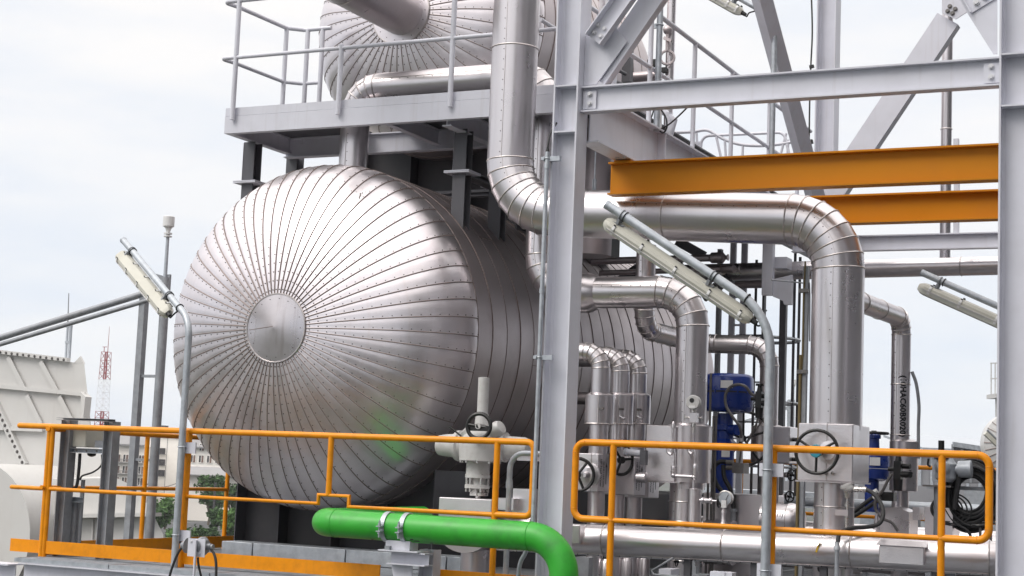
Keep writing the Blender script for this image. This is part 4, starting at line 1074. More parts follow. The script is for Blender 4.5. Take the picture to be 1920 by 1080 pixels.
# long back pipe on supports
def back_pipes():
    z = 3.09
    clad('back_pipe', 'long horizontal clad pipe under the rear beam', 'pipe', [(-5.9, 16.3, z-.02), (-1.0, 16.3, z+.02)], .093, .1, sect=1.0)
    for i, (lab, x0, y0, x1, y1, r, yy) in enumerate((('upper thin dark pipe ending in a small pot under the big pipe', 1110, 490, 1352, 483, .038, 15.8), ('lower thin dark pipe behind the long lamp fitting', 1125, 512, 1372, 504, .030, 15.9), ('thin back pipe passing behind the caged ladder', 1380, 533, 1480, 532, .045, 16.6))):
        a, b = at(x0, y0, Y=yy), at(x1, y1, Y=yy)
        t = thing('service_pipe', lab, 'pipe')
        MB().cyl(a, b, r, r, 14).obj('pipe_run', 'clad_body', t)
        if i < 2: MB().lathe(b, b-a, [(-.12, r), (-.1, r*1.5), (.02, r*1.5), (.05, r*.6), (.07, r*.6), (.071, r*.9), (.08, r*.9)], 14).obj('end_pot', 'clad_body', t)
    t = thing('pipe_hanger', 'grey channel hanger holding the back pipe beside the caged ladder', 'hanger')
    a = at(1430, 457, Y=15.7); b = at(1447, 553, Y=15.7)
    MB().box((a.x, 15.7, b.z), (b.x, 15.78, a.z+.15)).obj('hanger', 'grey_paint', t, 0)
    a = at(1449, 525, Y=15.75); b = at(1478, 572, Y=15.75)
    MB().prism([at(x, y, Y=15.75) for x, y in ((1449, 524), (1484, 515), (1484, 571), (1470, 571), (1468, 564), (1449, 556))], (0, .06, 0)).obj('bracket', 'grey_paint', t, 0)
    MB().box((at(1448, 482, Y=15.9).x, 15.9, at(1448, 503, Y=15.9).z), (at(1475, 482, Y=15.9).x, 16.1, at(1448, 482, Y=15.9).z)).obj('pipe_shoe', 'grey_paint', t, 0)

    # vertical far pipe beyond the brace
    t = clad('riser_pipe', 'slim vertical clad pipe behind the sloping brace', 'pipe', [(at(1775, 200, Y=16.6).x, 16.6, 6.6), (at(1775, 200, Y=16.6).x, 16.6, 3.2)], .055, .1, sect=.75, screws=False, n=16)
back_pipes()
# bottom header
YH = 11.6
a = at(1100, 1012, Y=YH); b = at(1600, 1035, Y=YH); sl = (b.z-a.z)/(b.x-a.x); xe_ = at(1868, 1030, Y=YH).x
hd = clad('header_pipe', 'long horizontal clad header pipe just above the grating', 'pipe', [(-5.7, YH, a.z+sl*(-5.7-a.x)), (xe_+.30, YH, a.z+sl*(xe_+.3-a.x)), (xe_+.30, YH+1.4, a.z)], .118, .34, gores=5, sect=.9, lap=(0, -.5, -.86))
def header_bits():
    t = hd; off = -t.location
    def O(mb, n_, m, ang=38):
        o = mb.obj(n_, m, t, ang); o.location = off; return o
    a = at(1648, 1022, Y=YH-.16); b = at(1732, 1061, Y=YH-.16)
    mb = MB(); bevel_box(mb, (a.x, YH-.16, b.z), (b.x, YH-.02, a.z), .005); O(mb, 'shoe_box', 'clad_emboss', 20)
    mb = MB(); mb.prism([(a.x-.02, YH-.17, a.z), (b.x+.02, YH-.17, a.z), (b.x+.0, YH-.03, a.z+.045), (a.x+.0, YH-.03, a.z+.045)], (0, 0, .004)); O(mb, 'shoe_lid', 'clad', 0)
    a = at(1080, 984, Y=YH-.12); b = at(1090, 1020, Y=YH-.12)
    mb = MB(); bevel_box(mb, (a.x-.12, YH-.16, b.z), (b.x, YH-.0, a.z), .005); O(mb, 'shoe_box', 'clad_emboss', 20)
    c = at(1535, 1024, Y=YH-.12)
    O(MB().bar((c.x+.012, YH-.119, c.z+.035), (c.x-.004, YH-.1205, c.z-.0), .022, .003).bar((c.x-.004, YH-.121, c.z-.0), (c.x-.018, YH-.119, c.z-.045), .014, .003), 'paint_mark', 'yellow_mark')
    for px in (1290, 1415, 1545, 1755):
        p = at(px, 1060, Y=YH); O(MB().bar((p.x, YH, -.0), (p.x, YH, a.z-.15), .05, .05), 'support_leg', 'grey_paint_dark_shaded', 0)
header_bits()
for i, (px, w, lab) in enumerate(((1100, .12, 'dark pipe support under the header near the green elbow'), (1255, .1, 'pale support plate under the header'), (1390, .05, 'round leg under the header'), (1475, .16, 'grey kerb plates at the lamp pole foot'))):
    p = at(px, 1060, Y=12.3); one('floor_bracket', lab, 'bracket', MB().box((p.x-w/2, 12.2, 0), (p.x+w/2, 12.4, .22-.05*i)).box((p.x-w/2-.05, 12.18, 0), (p.x+w/2+.05, 12.42, .01)), 'galv_dull' if i != 1 else 'grey_paint', None, ang=0)
# ================================================================== green pipe
def green_pipe():
    t = thing('green_pipe', 'bright green painted pipe running in front of the orange railing', 'pipe')
    Yg = 10.6; r = .104
    a = at(700, 986, Y=Yg); b = at(1000, 1006, Y=Yg); sl = (b.z-a.z)/(b.x-a.x)
    xl = at(573, 976, Y=Yg).x+r*1.02; xr = at(1058, 1060, Y=Yg).x
    z = lambda x: a.z+sl*(x-a.x)
    pts = [(xl-.02, 12.3, z(xl)+.01), (xl, Yg, z(xl)), (xr, Yg, z(xr)), (xr, Yg, -1.5)]
    p, arcs = fillet(pts, [.17, .27], 14)
    MB().tube(p, r, 36).obj('pipe_run', 'green', t)
    for (i0, i1) in arcs:
        for i in (i0, i1):
            d = (p[min(i+1, len(p)-1)]-p[i-1]).normalized(); MB().torus(p[i], d, r, .0035, 36, 6).obj('weld_bead', 'green', t)
    # scuffed weld patches underneath
    sc = MB(); rnd = random.Random(3)
    for px, a0, w in ((768, -48, .05), (776, -58, .07), (803, -66, .035), (860, -72, .02), (931, -66, .012), (948, -70, .02), (962, -64, .015), (1003, -60, .02), (690, -70, .03)):
        x = at(px, 1000, Y=Yg-r).x; n = 7; vs = []
        for k in range(n):
            q = 2*math.pi*k/n; dx = math.cos(q)*w*rnd.uniform(.5, 1)/2; da = a0+math.sin(q)*rnd.uniform(3, 8); f = R_(da)
            vs.append((x+dx, Yg-math.cos(f)*(r+.0012), z(x)+math.sin(f)*(r+.0012)))
        sc.add(vs, [tuple(range(n))])
    sc.obj('scuff_marks', 'black', t, 0)['kind'] = 'stuff'
    # clamps
    for px in (716, 752):
        x = at(px, 985, Y=Yg-r).x; zc = z(x)
        c = thing('pipe_clamp', 'left bolted strap clamp round the green pipe' if px < 730 else 'right bolted strap clamp round the green pipe', 'clamp')
        mb = MB(); n = 36; w = .019; vs = []
        for i in range(n+1):
            q = 2*math.pi*i/n
            for (dx, rr) in ((-w, r+.002), (w, r+.002), (w, r+.010), (-w, r+.010)): vs.append((x+dx, Yg+math.cos(q)*rr, zc+math.sin(q)*rr))
        fs = [(4*i+k, 4*i+(k+1) % 4, 4*i+4+(k+1) % 4, 4*i+4+k) for i in range(n) for k in range(4)]
        mb.add(vs, fs).obj('strap', 'galv', c, 0)
        for s_ in (1, -1):
            zz = zc-.012+s_*.018; mb = MB().box((x-w, Yg-r-.055, zz-.004), (x+w, Yg-r+.01, zz+.004)); mb.obj('ear', 'galv', c, 0)
        MB().cyl((x, Yg-r-.035, zc-.075), (x, Yg-r-.035, zc+.05), .0075, .0075, 8).cyl((x, Yg-r-.035, zc+.01), (x, Yg-r-.035, zc+.028), .014, .014, 6).cyl((x, Yg-r-.035, zc-.05), (x, Yg-r-.035, zc-.034), .014, .014, 6).obj('clamp_bolt', 'galv', c)
    # bracket
    s_ = thing('pipe_bracket', 'grey cut I-beam bracket poking through the toe board under the green pipe', 'bracket')
    xa, xb = at(723, 1020, Y=Yg-.06).x, at(768, 1024, Y=Yg-.06).x; zc = z(xa)-r; z1 = at(745, 1034, Y=Yg-.06).z
    MB().box((xa, Yg-.06, z1+.01), (xb, Yg+.07, zc+.01)).obj('pipe_seat', 'grey_paint', s_, 0)
    MB().box((xa-.04, Yg-.1, z1), (xb+.09, Yg+.1, z1+.009)).obj('seat_plate', 'grey_paint', s_, 0)
    zt = z1-.002; zb_ = at(725, 1058, Y=Yg-.1).z
    MB().ibeam((xa+.02, Yg+.0, (zt+zb_)/2), (xa+.34, Yg+.0, (zt+zb_)/2), zt-zb_, .14, .008, .007, up=Z_).obj('cantilever', 'grey_paint', s_, 0)
    MB().box((xa+.01, Yg-.09, zt+.001+.009), (xa+.05, Yg-.05, zt+.04)).obj('stop_block', 'galv_dull', s_, 0)
    MB().ibeam((xa+.26, Yg+.16, -.6), (xa+.26, Yg+.16, zt+.02), .12, .12, .008, .007, up=X_).obj('stub_post', 'grey_paint', s_, 0)
    MB().prism([(xa+.02, Yg, zb_), (xa+.2, Yg, zb_), (xa+.2, Yg, -.4), (xa+.14, Yg, -.3)], (0, .008, 0)).obj('knee_plate', 'grey_paint', s_, 0)
green_pipe()

# ================================================================== front railings
RY = 10.90
def front_left():
    top = .5*(at(97, 800, Y=RY).z+at(934, 827, Y=RY).z); mid = .5*(at(97, 917, Y=RY).z+at(560, 942, Y=RY).z)
    xs = [at(x, 830, Y=RY).x for x in (35, 97, 352, 621, 933, 1002)]
    tz0, tz1 = at(60, 1036, Y=RY).z, at(60, 1012, Y=RY).z
    zn = at(626, 929, Y=RY).z; zlow = at(800, 962, Y=RY).z; ml = mid
    xa, xb = at(597, 940, Y=RY).x, at(654, 942, Y=RY).x
    t = thing('front_railing', 'orange tubular railing along the front edge with a notch above the green pipe', 'railing')
    O = 'orange'; r = .0265
    p, _ = fillet([(xs[0], RY, top), (xs[5], RY, top), (xs[5], RY, mid-.01), (xs[4], RY, mid-.01)], [.055, .055], 7)
    MB().tube(p[:-1]+[p[-1]], r*.92, 16).obj('top_rail', O, t)
    MB().sphere((xs[0], RY, top), r*.92, 12, 8).obj('rail_end', O, t)
    MB().tube([(xs[0]-.04, RY, mid), (xa, RY, mid), (xa, RY, zn), (xb, RY, zn), (xb, RY, mid-.012), (xs[4], RY, mid-.012)], .019, 14).obj('mid_rail', O, t)
    MB().sphere((xs[0]-.04, RY, mid), .019, 12, 8).obj('rail_end', O, t)
    for i, x in enumerate((xs[1], xs[3], xs[4])):
        z0 = -.04 if i != 1 else zn
        po = MB().cyl((x, RY, z0), (x, RY, top), .024, .024, 16).obj('post', O, t)
        if i == 0:
            MB().box((x-.08, RY-.05, -.045), (x+.09, RY+.05, -.03)).obj('base_plate', O, po, 0)
            for dx in (-.055, .06): bolt_obj((x+dx, RY-.02, -.03), Z_, po, .014, .02, O)
    # flat post carrying the lamp
    x = xs[2]; po = MB().bar((x, RY, -.05), (x, RY, top-.01), .05, .05, up=Y_).obj('post', O, t, 0)
    MB().box((x-.04, RY-.05, -.06), (x+.14, RY+.05, -.045)).obj('base_plate', O, po, 0); bolt_obj((x+.08, RY-.02, -.045), Z_, po, .018, .03, O)
    MB().cyl((x+.012, RY-.026, .20), (x+.012, RY-.03, .20), .012, .012, 10).obj('bolt_hole', 'black', po)
    tb = MB().box((at(20, 1020, Y=RY).x, RY-.006, tz0), (xs[3]+.5, RY+.006, tz1)).obj('toe_board', O, t, 0)
    MB().box((xs[3]+.95, RY-.006, tz0), (xs[5]+.1, RY+.006, tz1)).obj('toe_board', O, t, 0)
    return xs, top, mid, tz0, tz1
XS, RT, RM, TZ0, TZ1 = front_left()
def side_left():
    x = XS[1]+.0; xm = x-.02; t = thing('side_railing', 'orange railing along the platform end running back to the tank saddle', 'railing')
    y0, y1 = RY+.01, 13.55
    MB().tube([(xm, y0-.05, RT-.02), (xm, y1, RT-.02)], .024, 14).obj('top_rail', 'orange', t)
    MB().tube([(xm, y0-.08, RM+.012), (xm, y1, RM+.012)], .018, 14).obj('mid_rail', 'orange', t)
    for px, py in ((88, 880), (273, 880), (424, 940)):
        y = at(px, py, X=xm).y
        po = MB().cyl((xm, y, -.04), (xm, y, RT-.02), .022, .022, 14).obj('post', 'orange', t)
        MB().box((xm-.05, y-.05, -.045), (xm+.05, y+.05, -.03)).obj('base_plate', 'orange', po, 0)
        bolt_obj((xm+.03, y-.03, -.03), Z_, po, .014, .02, 'orange')
    z0, z1 = at(430, 1016, X=xm).z, at(430, 999, X=xm).z
    MB().box((xm+.026, y0+.02, .012), (xm+.034, 14.0, .125)).obj('toe_board', 'orange', t, 0)
side_left()
def front_right():
    t = thing('front_railing', 'orange tubular railing right of the column with rounded closed ends', 'railing')
    xa, xp, xq, xr_, xz = [at(x, 900, Y=RY).x for x in (1078, 1148.5, 1450, 1766, 1855)]
    top = at(1300, 836, Y=RY).z; mid = at(1300, 984, Y=RY).z
    p, _ = fillet([(xp, RY, mid), (xa, RY, mid), (xa, RY, top), (xz, RY, top), (xz, RY, mid), (xr_, RY, mid)], .075, 8)
    MB().tube(p, .0255, 16).obj('top_rail', 'orange', t)
    MB().tube([(xp, RY, mid), (xr_, RY, mid)], .019, 14).obj('mid_rail', 'orange', t)
    for x in (xp, xq, xr_):
        po = MB().cyl((x, RY, -.05), (x, RY, top), .0245, .0245, 16).obj('post', 'orange', t)
        MB().torus((x, RY, mid), Z_, .0245, .004, 16, 6).obj('weld_collar', 'orange', po)
    for (x, z, d) in ((xa, top-.075, Z_), (xa, mid+.075, Z_), (xz, top-.075, Z_), (xz, mid+.075, Z_), (xz-.075, top, X_), (xz-.075, mid, X_), (xa+.075, top, X_)): MB().torus((x, RY, z), d, .0255, .0025, 16, 6).obj('weld_collar', 'orange', t)
    return xq
XQ = front_right()
# rear orange railings seen between the pipes
def rear_rails():
    for i, (y, x0, x1, lab) in enumerate(((17.3, -5.6, -2.5, 'rear orange railing glimpsed between the blue actuator and the big valve box'), (17.3, -2.4, 1.0, 'rear orange railing behind the coil of black cable'))):
        t = thing('rear_railing', lab, 'railing')
        for z, r in ((1.1, .024), (.56, .02)): MB().tube([(x0, y, z), (x1, y, z)], r, 10).obj('top_rail' if z > 1 else 'mid_rail', 'orange', t)
        x = x0+.1
        while x < x1: MB().cyl((x, y, 0), (x, y, 1.1), .023, .023, 10).obj('post', 'orange', t); x += 1.15
rear_rails()

# ================================================================== lamp posts with tubular fittings
def fixture(t, a, d, up, L=1.28, w=.064, h=.05):
    """weatherproof fluorescent fitting: a = one end (top), d = direction along, up = direction of the back face"""
    d = V(d).normalized(); up = (V(up)-d*V(up).dot(d)).normalized(); s_ = d.cross(up)
    def sec(k, o): return [a+d*k+s_*x+up*y for x, y in o]
    H = [(-w, 0), (-w*.92, h*.6), (-w*.6, h), (w*.6, h), (w*.92, h*.6), (w, 0)]
    Ln = [(-w*.97, -.001), (-w*.9, -h*.8), (-w*.5, -h*1.15), (w*.5, -h*1.15), (w*.9, -h*.8), (w*.97, -.001)]
    for nm, o, m_ in (('housing', H, 'cream'), ('lens', Ln, 'lens')):
        ks = [(0, .55), (.03, .9), (.06, 1), (L-.06, 1), (L-.03, .9), (L, .55)]; vs = []
        for k, f in ks: vs += sec(k, [(x*f, y*(f if nm else 1)) for x, y in o])
        n = 6; fs = [(j*n+i, j*n+(i+1) % n, (j+1)*n+(i+1) % n, (j+1)*n+i) for j in range(5) for i in range(n)]+[tuple(range(n-1, -1, -1)), tuple(range(5*n, 6*n))]
        MB().add(vs, fs).obj(nm, m_, t, 35)
    MB().bar(a+d*.05-s_*(w+.003), a+d*(L-.05)-s_*(w+.003), .010, .012, up=up).bar(a+d*.05+s_*(w+.003), a+d*(L-.05)+s_*(w+.003), .010, .012, up=up).obj('rim', 'white_paint', t, 0)
    for k in (.06, .27, .5, .73, .95):
        for sg in (-1, 1):
            p = a+d*(L*k+ (.02 if k < .1 else (-.02 if k > .9 else 0)))+s_*sg*(w+.004)
            MB().bar(p-up*.02, p+up*h*.55, .02, .006, up=s_).bar(p+up*h*.55, p+up*(h+.002)-s_*sg*w*.42, .018, .005, up=s_).obj('clip', 'label_white', t, 0)
            MB().bar(p+up*(h+.004)-s_*sg*w*.42-d*.009, p+up*(h+.004)-s_*sg*w*.42+d*.009, .012, .008, up=s_).obj('clip_notch', 'rubber', t, 0)
def lamp(label, base, ztop, reach, tip, fix_side, r=.029, L=1.28, fw=.056, face=None, clamps=(.12, .80), foff=None, Rb=.55, fstart=.05):
    t = thing('lamp_post', label, 'lamp post')
    b = V(base); top = V((b.x, b.y, ztop)); tip = V(tip)
    p, _ = fillet([b, top, tip], Rb, 10)
    MB().tube(p, r, 16).obj('pole', 'galv', t)
    d = (top-tip).normalized()        # from the tip down to the bend
    MB().cyl(tip-d*.001, tip+d*.02, r+.002, r+.002, 14).obj('pole_end', 'galv', t)
    up = V(foff).normalized(); a = tip+d*fstart-up*(r+.08)
    fixture(t, a, d, V(face) if face else up, L, fw, fw*.75)
    for k in clamps:
        c = tip+d*(fstart+L*k)
        MB().torus(c, d, r+.003, .006, 18, 6).bar(c-up*(r), c-up*(r+.04), .07, .02, up=d).bar(c-up*(r+.035), c-up*(r+.042), .04, .09, up=d).obj('clamp', 'galv_dull', t)
        MB().torus(c+d*.03, d, r+.005, .004, 16, 5).obj('cable_tie', 'rubber', t)
    e = a+d*L-up*.0
    MB().cyl(e-d*.01, e+d*.045, .022, .018, 10).obj('gland', 'rubber', t)
    q = tip+d*min(fstart+L+.12, (top-tip).length*.86)
    MB().tube(smooth_path([e+d*.03, e+d*.06-up*.01, e+d*.07+up*.03, q-up*(r+.008)], 6), .007, 6).obj('cable', 'rubber', t)
    MB().torus(q, d, r+.003, .006, 16, 5).obj('cable_tie', 'rubber', t)
    return t, p
# left lamp on the orange flat post
LY = 10.82
lx = at(340, 850, Y=LY).x
tip = at(231, 450, Y=11.45)
l1, _p = lamp('galvanised lamp post on the left railing with its long fitting tilted towards the left', (lx, LY, -.12), at(352, 600, Y=LY).z, 0, tip, 1, foff=(.6, .1, .8), L=.74*(V((lx, LY, at(352, 600, Y=LY).z))-tip).length, fw=.062, Rb=.26, face=(-.05, -.8, .6), clamps=(.10, .86), fstart=.11)
for z in (at(340, 838, Y=LY).z, at(330, 1003, Y=LY).z):
    MB().torus((lx, LY, z), Z_, .032, .005, 16, 6).obj('u_bolt', 'galv', l1)
    MB().box((lx-.035, LY+.03, z-.05), (lx+.115, LY+.045, z+.04)).obj('bracket', 'grey_paint', l1, 0)
lx2 = at(1441, 800, Y=LY).x
tip2 = at(1137, 383, Y=10.70)
l2, _p = lamp('galvanised lamp post in front of the right railing with its fitting across the big pipe', (lx2, LY, -.3), at(1452, 590, Y=LY).z, 0, tip2, 1, foff=(.42, -.25, .86), L=1.30, face=(.4, -.6, .7), Rb=.5, r=.033, clamps=(.08, .70), fstart=.04)
for z in (at(1440, 881, Y=LY).z, at(1436, 1070, Y=LY).z):
    MB().torus((lx2, LY, z), Z_, .036, .005, 16, 6).obj('u_bolt', 'galv', l2)
    MB().box((lx2-.07, LY+.035, z-.045), (lx2+.10, LY+.05, z+.045)).obj('bracket', 'grey_paint', l2, 0)
a = at(1728, 511, Y=12.6); b = at(1920, 606, Y=12.6)
l3 = lamp('lamp post fitting half hidden behind the wide right column', (b.x+.35, 12.6, -.3), b.z-.12, 0, a, 1, foff=(.45, -.2, .85), L=1.3, r=.026, clamps=(.1, .8), fstart=.03)
a = at(1300, -52, Y=14.2); b = at(1452, 38, Y=14.2)
l4, _p = lamp('lamp post on the upper right railing with its fitting leaving the picture top', (at(1449, 200, Y=14.2).x, 14.2, 3.75), b.z+.02, 0, a, 1, foff=(.4, -.2, .85), L=.58, r=.026, Rb=.3, clamps=(.1, .8))
# lamp pole passing the first railing post on the upper deck
t = thing('lamp_pole', 'galvanised round pole clamped to the first post of the descending railing', 'pole')
x = at(1236, 80, Y=12.4).x; MB().cyl((x, 12.4, 3.75), (x, 12.4, 5.8), .026, .026, 14).obj('shaft', 'galv', t)
zq = at(1236, 47, Y=12.4).z; MB().torus((x, 12.4, zq), Z_, .03, .005, 16, 5).box((x-.11, 12.41, zq-.02), (x, 12.43, zq+.02)).obj('clamp', 'galv', t)

# ================================================================== conduits on the middle column
def conduits():
    Yc = 10.86; pts = [at(1024, 285, Y=Yc), at(1018, 430, Y=Yc), at(1010, 840, Y=Yc)]
    x = sum(p.x for p in pts)/3
    t = thing('conduit', 'vertical galvanised conduit clipped to the front of the middle column', 'conduit')
    zt = pts[0].z; zb = at(1005, 985, Y=Yc).z
    MB().cyl((x, Yc, zb), (x, Yc, zt), .0165, .0165, 14).obj('tube', 'galv', t)
    p = smooth_path([V((x, Yc, zb+.01)), V((x, Yc, zb-.06)), V((x-.05, Yc-.0, zb-.2)), V((x-.10, Yc, zb-.34)), V((x-.11, Yc, zb-.8))], 6)
    MB().tube(p, .0165, 12).obj('lower_bend', 'galv', t)
    for z in (at(1015, 545, Y=Yc).z, at(1020, 300, Y=Yc).z-.05): MB().cyl((x, Yc, z-.02), (x, Yc, z+.02), .020, .020, 14).obj('coupling', 'galv', t)
    for yy in (298, 670, 988):
        z = at(1015, yy, Y=Yc).z
        MB().box((x-.035, Yc+.002, z-.018), (x+.10, Yc+.036, z+.018)).obj('strut', 'galv', t, 0)
        MB().torus((x, Yc, z), Z_, .018, .005, 14, 6).box((x-.042, Yc-.02, z-.012), (x-.018, Yc-.006, z+.012)).obj('clamp', 'galv', t)
    MB().tube(smooth_path([V((x, Yc, zt-.01)), V((x+.003, Yc, zt+.06)), V((x-.002, Yc+.04, zt+.14)), V((x+.03, Yc+.08, zt+.24))], 6), .008, 8).cyl((x, Yc, zt-.0), (x, Yc, zt+.035), .016, .009, 10).obj('cable', 'rubber', t)
    Y2 = 11.0; xx = (at(957, 950, Y=Y2).x+at(945, 1060, Y=Y2).x)/2; zt2 = at(985, 850, Y=Y2).z
    t = thing('conduit', 'thicker galvanised conduit bending over towards the column beside the motor valve', 'conduit')
    p, _ = fillet([(xx, Y2, -.5), (xx, Y2, zt2), (xx+.26, Y2, zt2)], .12, 8)
    MB().tube(p, .0215, 14).obj('tube', 'galv', t)
    MB().cyl((xx, Y2, at(955, 908, Y=Y2).z-.03), (xx, Y2, at(955, 908, Y=Y2).z+.03), .026, .026, 14).obj('coupling', 'galv', t)
    MB().box((xx+.06, Y2-.01, zt2-.055), (xx+.24, Y2+.03, zt2-.02)).obj('strut', 'grey_paint', t, 0)
conduits()

# ================================================================== motor operated valve (white) beside the tank
def motor_valve():
    Yv = 11.95; t = thing('motor_valve', 'off-white motor operated valve with small black handwheel beside the tank', 'valve')
    P = lambda x, y, dy=0: at(x, y, Y=Yv+dy)
    c = P(902, 835); m_ = 'white_paint'
    xs = c.x; sc_ = (P(960, 835).x-P(860, 835).x)/100   # metres per pixel
    u = sc_
    MB().lathe((xs, Yv, P(902, 778).z), Z_, [(0, 9.5*u), (0, 9.5*u), ((778-714)*u*.98, 9.5*u), ((778-713)*u*.98, 4*u)], 18).obj('spindle_tube', m_, t)
    MB().cyl((xs, Yv, P(0+902, 800).z), (xs, Yv, P(902, 776).z), 13*u, 11*u, 18).obj('tube_collar', m_, t)
    zg = c.z
    MB().lathe((xs, Yv, zg-28*u), Z_, [(0, 20*u), (.01, 36*u), (24*u, 37*u), (32*u, 37*u), (44*u, 30*u), (52*u, 18*u)], 24).obj('gear_housing', m_, t)
    # motor to the left and terminal head to the right
    MB().lathe((xs-30*u, Yv+.02, zg-2*u), V((-1, .05, 0)), [(0, 20*u), (8*u, 22*u), (10*u, 26*u), (16*u, 26*u), (18*u, 20*u), (40*u, 19*u), (52*u, 17*u), (56*u, 10*u)], 24).obj('motor', m_, t)
    MB().lathe((xs+28*u, Yv+.03, zg-2*u), V((1, .05, 0)), [(0, 22*u), (10*u, 24*u), (12*u, 25*u), (16*u, 25*u), (18*u, 19*u), (50*u, 18*u), (56*u, 15*u), (57*u, 8*u)], 24).obj('terminal_head', m_, t)
    MB().lathe((xs+20*u, Yv-.02, zg+20*u), V((.6, -.1, .35)), [(0, 14*u), (18*u, 14*u), (24*u, 11*u), (25*u, 6*u)], 18).obj('control_head', m_, t)
    MB().lathe((xs-20*u, Yv-.02, zg+16*u), V((-.5, -.2, .5)), [(0, 13*u), (12*u, 13*u), (14*u, 6*u)], 16).obj('cable_entry', m_, t)
    for k in range(10):
        q = 2*math.pi*k/10; MB().cyl((xs+math.cos(q)*33*u, Yv+math.sin(q)*33*u, zg-30*u), (xs+math.cos(q)*33*u, Yv+math.sin(q)*33*u, zg-24*u), 2.5*u, 2.5*u, 6).obj('housing_bolt', 'steel', t)
    w = P(898, 799, -.22)
    MB().cyl((w.x, Yv-.12, w.z), (w.x, Yv-.24, w.z), 5*u, 5*u, 12).obj('wheel_stem', m_, t)
    wo = handwheel(t, (w.x, Yv-.22, w.z), V((.1, -1, .05)), 20.5*u, 3.4*u, 2, a0=0.12, hub=4*u)
    MB().box((w.x-19*u, Yv-.226, w.z-8*u), (w.x+19*u, Yv-.216, w.z+0*u)).obj('wheel_web', 'black', t)
    MB().cyl(P(865, 818, -.2), P(843, 800, -.22), 1.6*u, 1.6*u, 6).obj('lever', 'black', t)
    z = zg-28*u
    MB().lathe((xs-4*u, Yv, z-30*u), Z_, [(0, 14*u), (8*u, 17*u), (9*u, 20*u), (30*u, 20*u)], 20).obj('neck', m_, t)
    MB().lathe((xs-4*u, Yv, z-44*u), Z_, [(0, 21*u), (6*u, 21*u), (6.5*u, 14*u), (17*u, 14*u), (17.5*u, 21*u), (23*u, 21*u)], 24).obj('mount_flange', m_, t)
    for k in range(6):
        q = 2*math.pi*k/6+.3; MB().cyl((xs-4*u+math.cos(q)*18*u, Yv+math.sin(q)*18*u, z-50*u), (xs-4*u+math.cos(q)*18*u, Yv+math.sin(q)*18*u, z-20*u), 2.6*u, 2.6*u, 6).obj('flange_bolt', 'steel', t)
    zb = P(885, 929).z
    MB().box((xs-10*u, Yv-14*u, zb), (xs+2*u, Yv-8*u, z-44*u)).box((xs-10*u, Yv+8*u, zb), (xs+2*u, Yv+14*u, z-44*u)).obj('yoke', m_, t)
    MB().cyl((xs-2*u, Yv, zb-.02), (xs-2*u, Yv, z-44*u), 4.2*u, 4.2*u, 10).lathe((xs-2*u+6*u, Yv, zb), Z_, [(0, 12*u), (5*u, 12*u), (5.5*u, 7*u), (10*u, 7*u), (10.5*u, 11*u), (14*u, 11*u), (14.5*u, 5*u), (26*u, 4*u)], 14).obj('stem', 'steel', t)
    # insulated body
    b = thing('valve_box', 'embossed valve box with rounded belly under the off-white motor valve', 'valve box')
    Yf = Yv-.2; a0, a1 = at(823, 932, Y=Yf), at(921, 960, Y=Yf); zl = at(870, 995, Y=Yf).z; hw = (a1.x-a0.x)/2; xc = (a0.x+a1.x)/2
    mb = MB(); bevel_box(mb, (a0.x, Yf, zl), (a1.x, Yv+.2, a0.z), .006); mb.obj('upper_cover', 'clad_emboss', b, 20)
    pts = [(xc+hw*.99*math.cos(q), Yf+.004, zl+min(hw, .21)*.85*math.sin(q)) for q in [math.pi+math.pi*i/16 for i in range(17)]]
    MB().prism(pts, (0, .38, 0)).obj('round_belly', 'clad', b, 35)
    MB().box((a1.x, Yf+.05, at(920, 955, Y=Yf).z), (a1.x+.17, Yv+.15, at(920, 933, Y=Yf).z)).obj('side_cover', 'clad_emboss', b, 0)
    MB().box((at(975, 960, Y=Yv+.1).x, Yv-.05, at(975, 985, Y=Yv+.1).z), (at(1012, 960, Y=Yv+.1).x, Yv+.3, at(975, 916, Y=Yv+.1).z)).obj('end_cover', 'clad_emboss', b, 0)
    MB().cyl((a1.x, Yv, zl+.05), (at(1000, 960, Y=Yv).x, Yv, zl+.05), .09, .09, 20).obj('run_pipe', 'clad', b)
    MB().lathe((xc+.02, Yv, -.6), Z_, [(0, .125), (.55, .125), (.56, .135), (.58, .135), (.59, .125), (zl+.45, .125)], 28).obj('lower_pipe', 'clad', b)
    MB().torus((xc+.02, Yv, .06), Z_, .126, .006, 28, 6).obj('seam_bead', 'seam_pipe', b)
motor_valve()
# nozzles and covers on the tank flank
def tank_fittings():
    for i, (z, y, lab) in enumerate(((1.62, 14.5, 'small clad nozzle stub on the tank flank behind the conduit'),)):
        dx = math.sqrt(TR**2-(z-TZ)**2); p = V((TX+dx-.05, y, z))
        one('tank_nozzle', lab, 'nozzle', MB().lathe(p, X_, [(0, .09), (.12, .09), (.121, .06), (.8, .06)], 20), 'clad_body')
tank_fittings()

# ================================================================== blue actuators
def regulator(parent, c, s_=1.0):
    c = V(c); mb = MB()
    mb.box(c+V((-.022, -.03, -.06))*s_, c+V((.022, .03, .05))*s_).cyl(c+V((0, 0, -.13))*s_, c+V((0, 0, -.06))*s_, .026*s_, .03*s_, 12).cyl(c+V((0, 0, .05))*s_, c+V((0, 0, .09))*s_, .022*s_, .014*s_, 10).cyl(c+V((0, 0, .09))*s_, c+V((0, 0, .105))*s_, .03*s_, .03*s_, 10)
    mb.cyl(c+V((.02, 0, .02))*s_, c+V((.075, -.01, .02))*s_, .016*s_, .016*s_, 10).cyl(c+V((.03, -.02, -.03))*s_, c+V((.085, -.05, -.03))*s_, .02*s_, .02*s_, 10).cyl(c+V((-.06, 0, .0))*s_, c+V((-.02, 0, .0))*s_, .013*s_, .013*s_, 8)
    return mb.obj('regulator', 'black', parent)
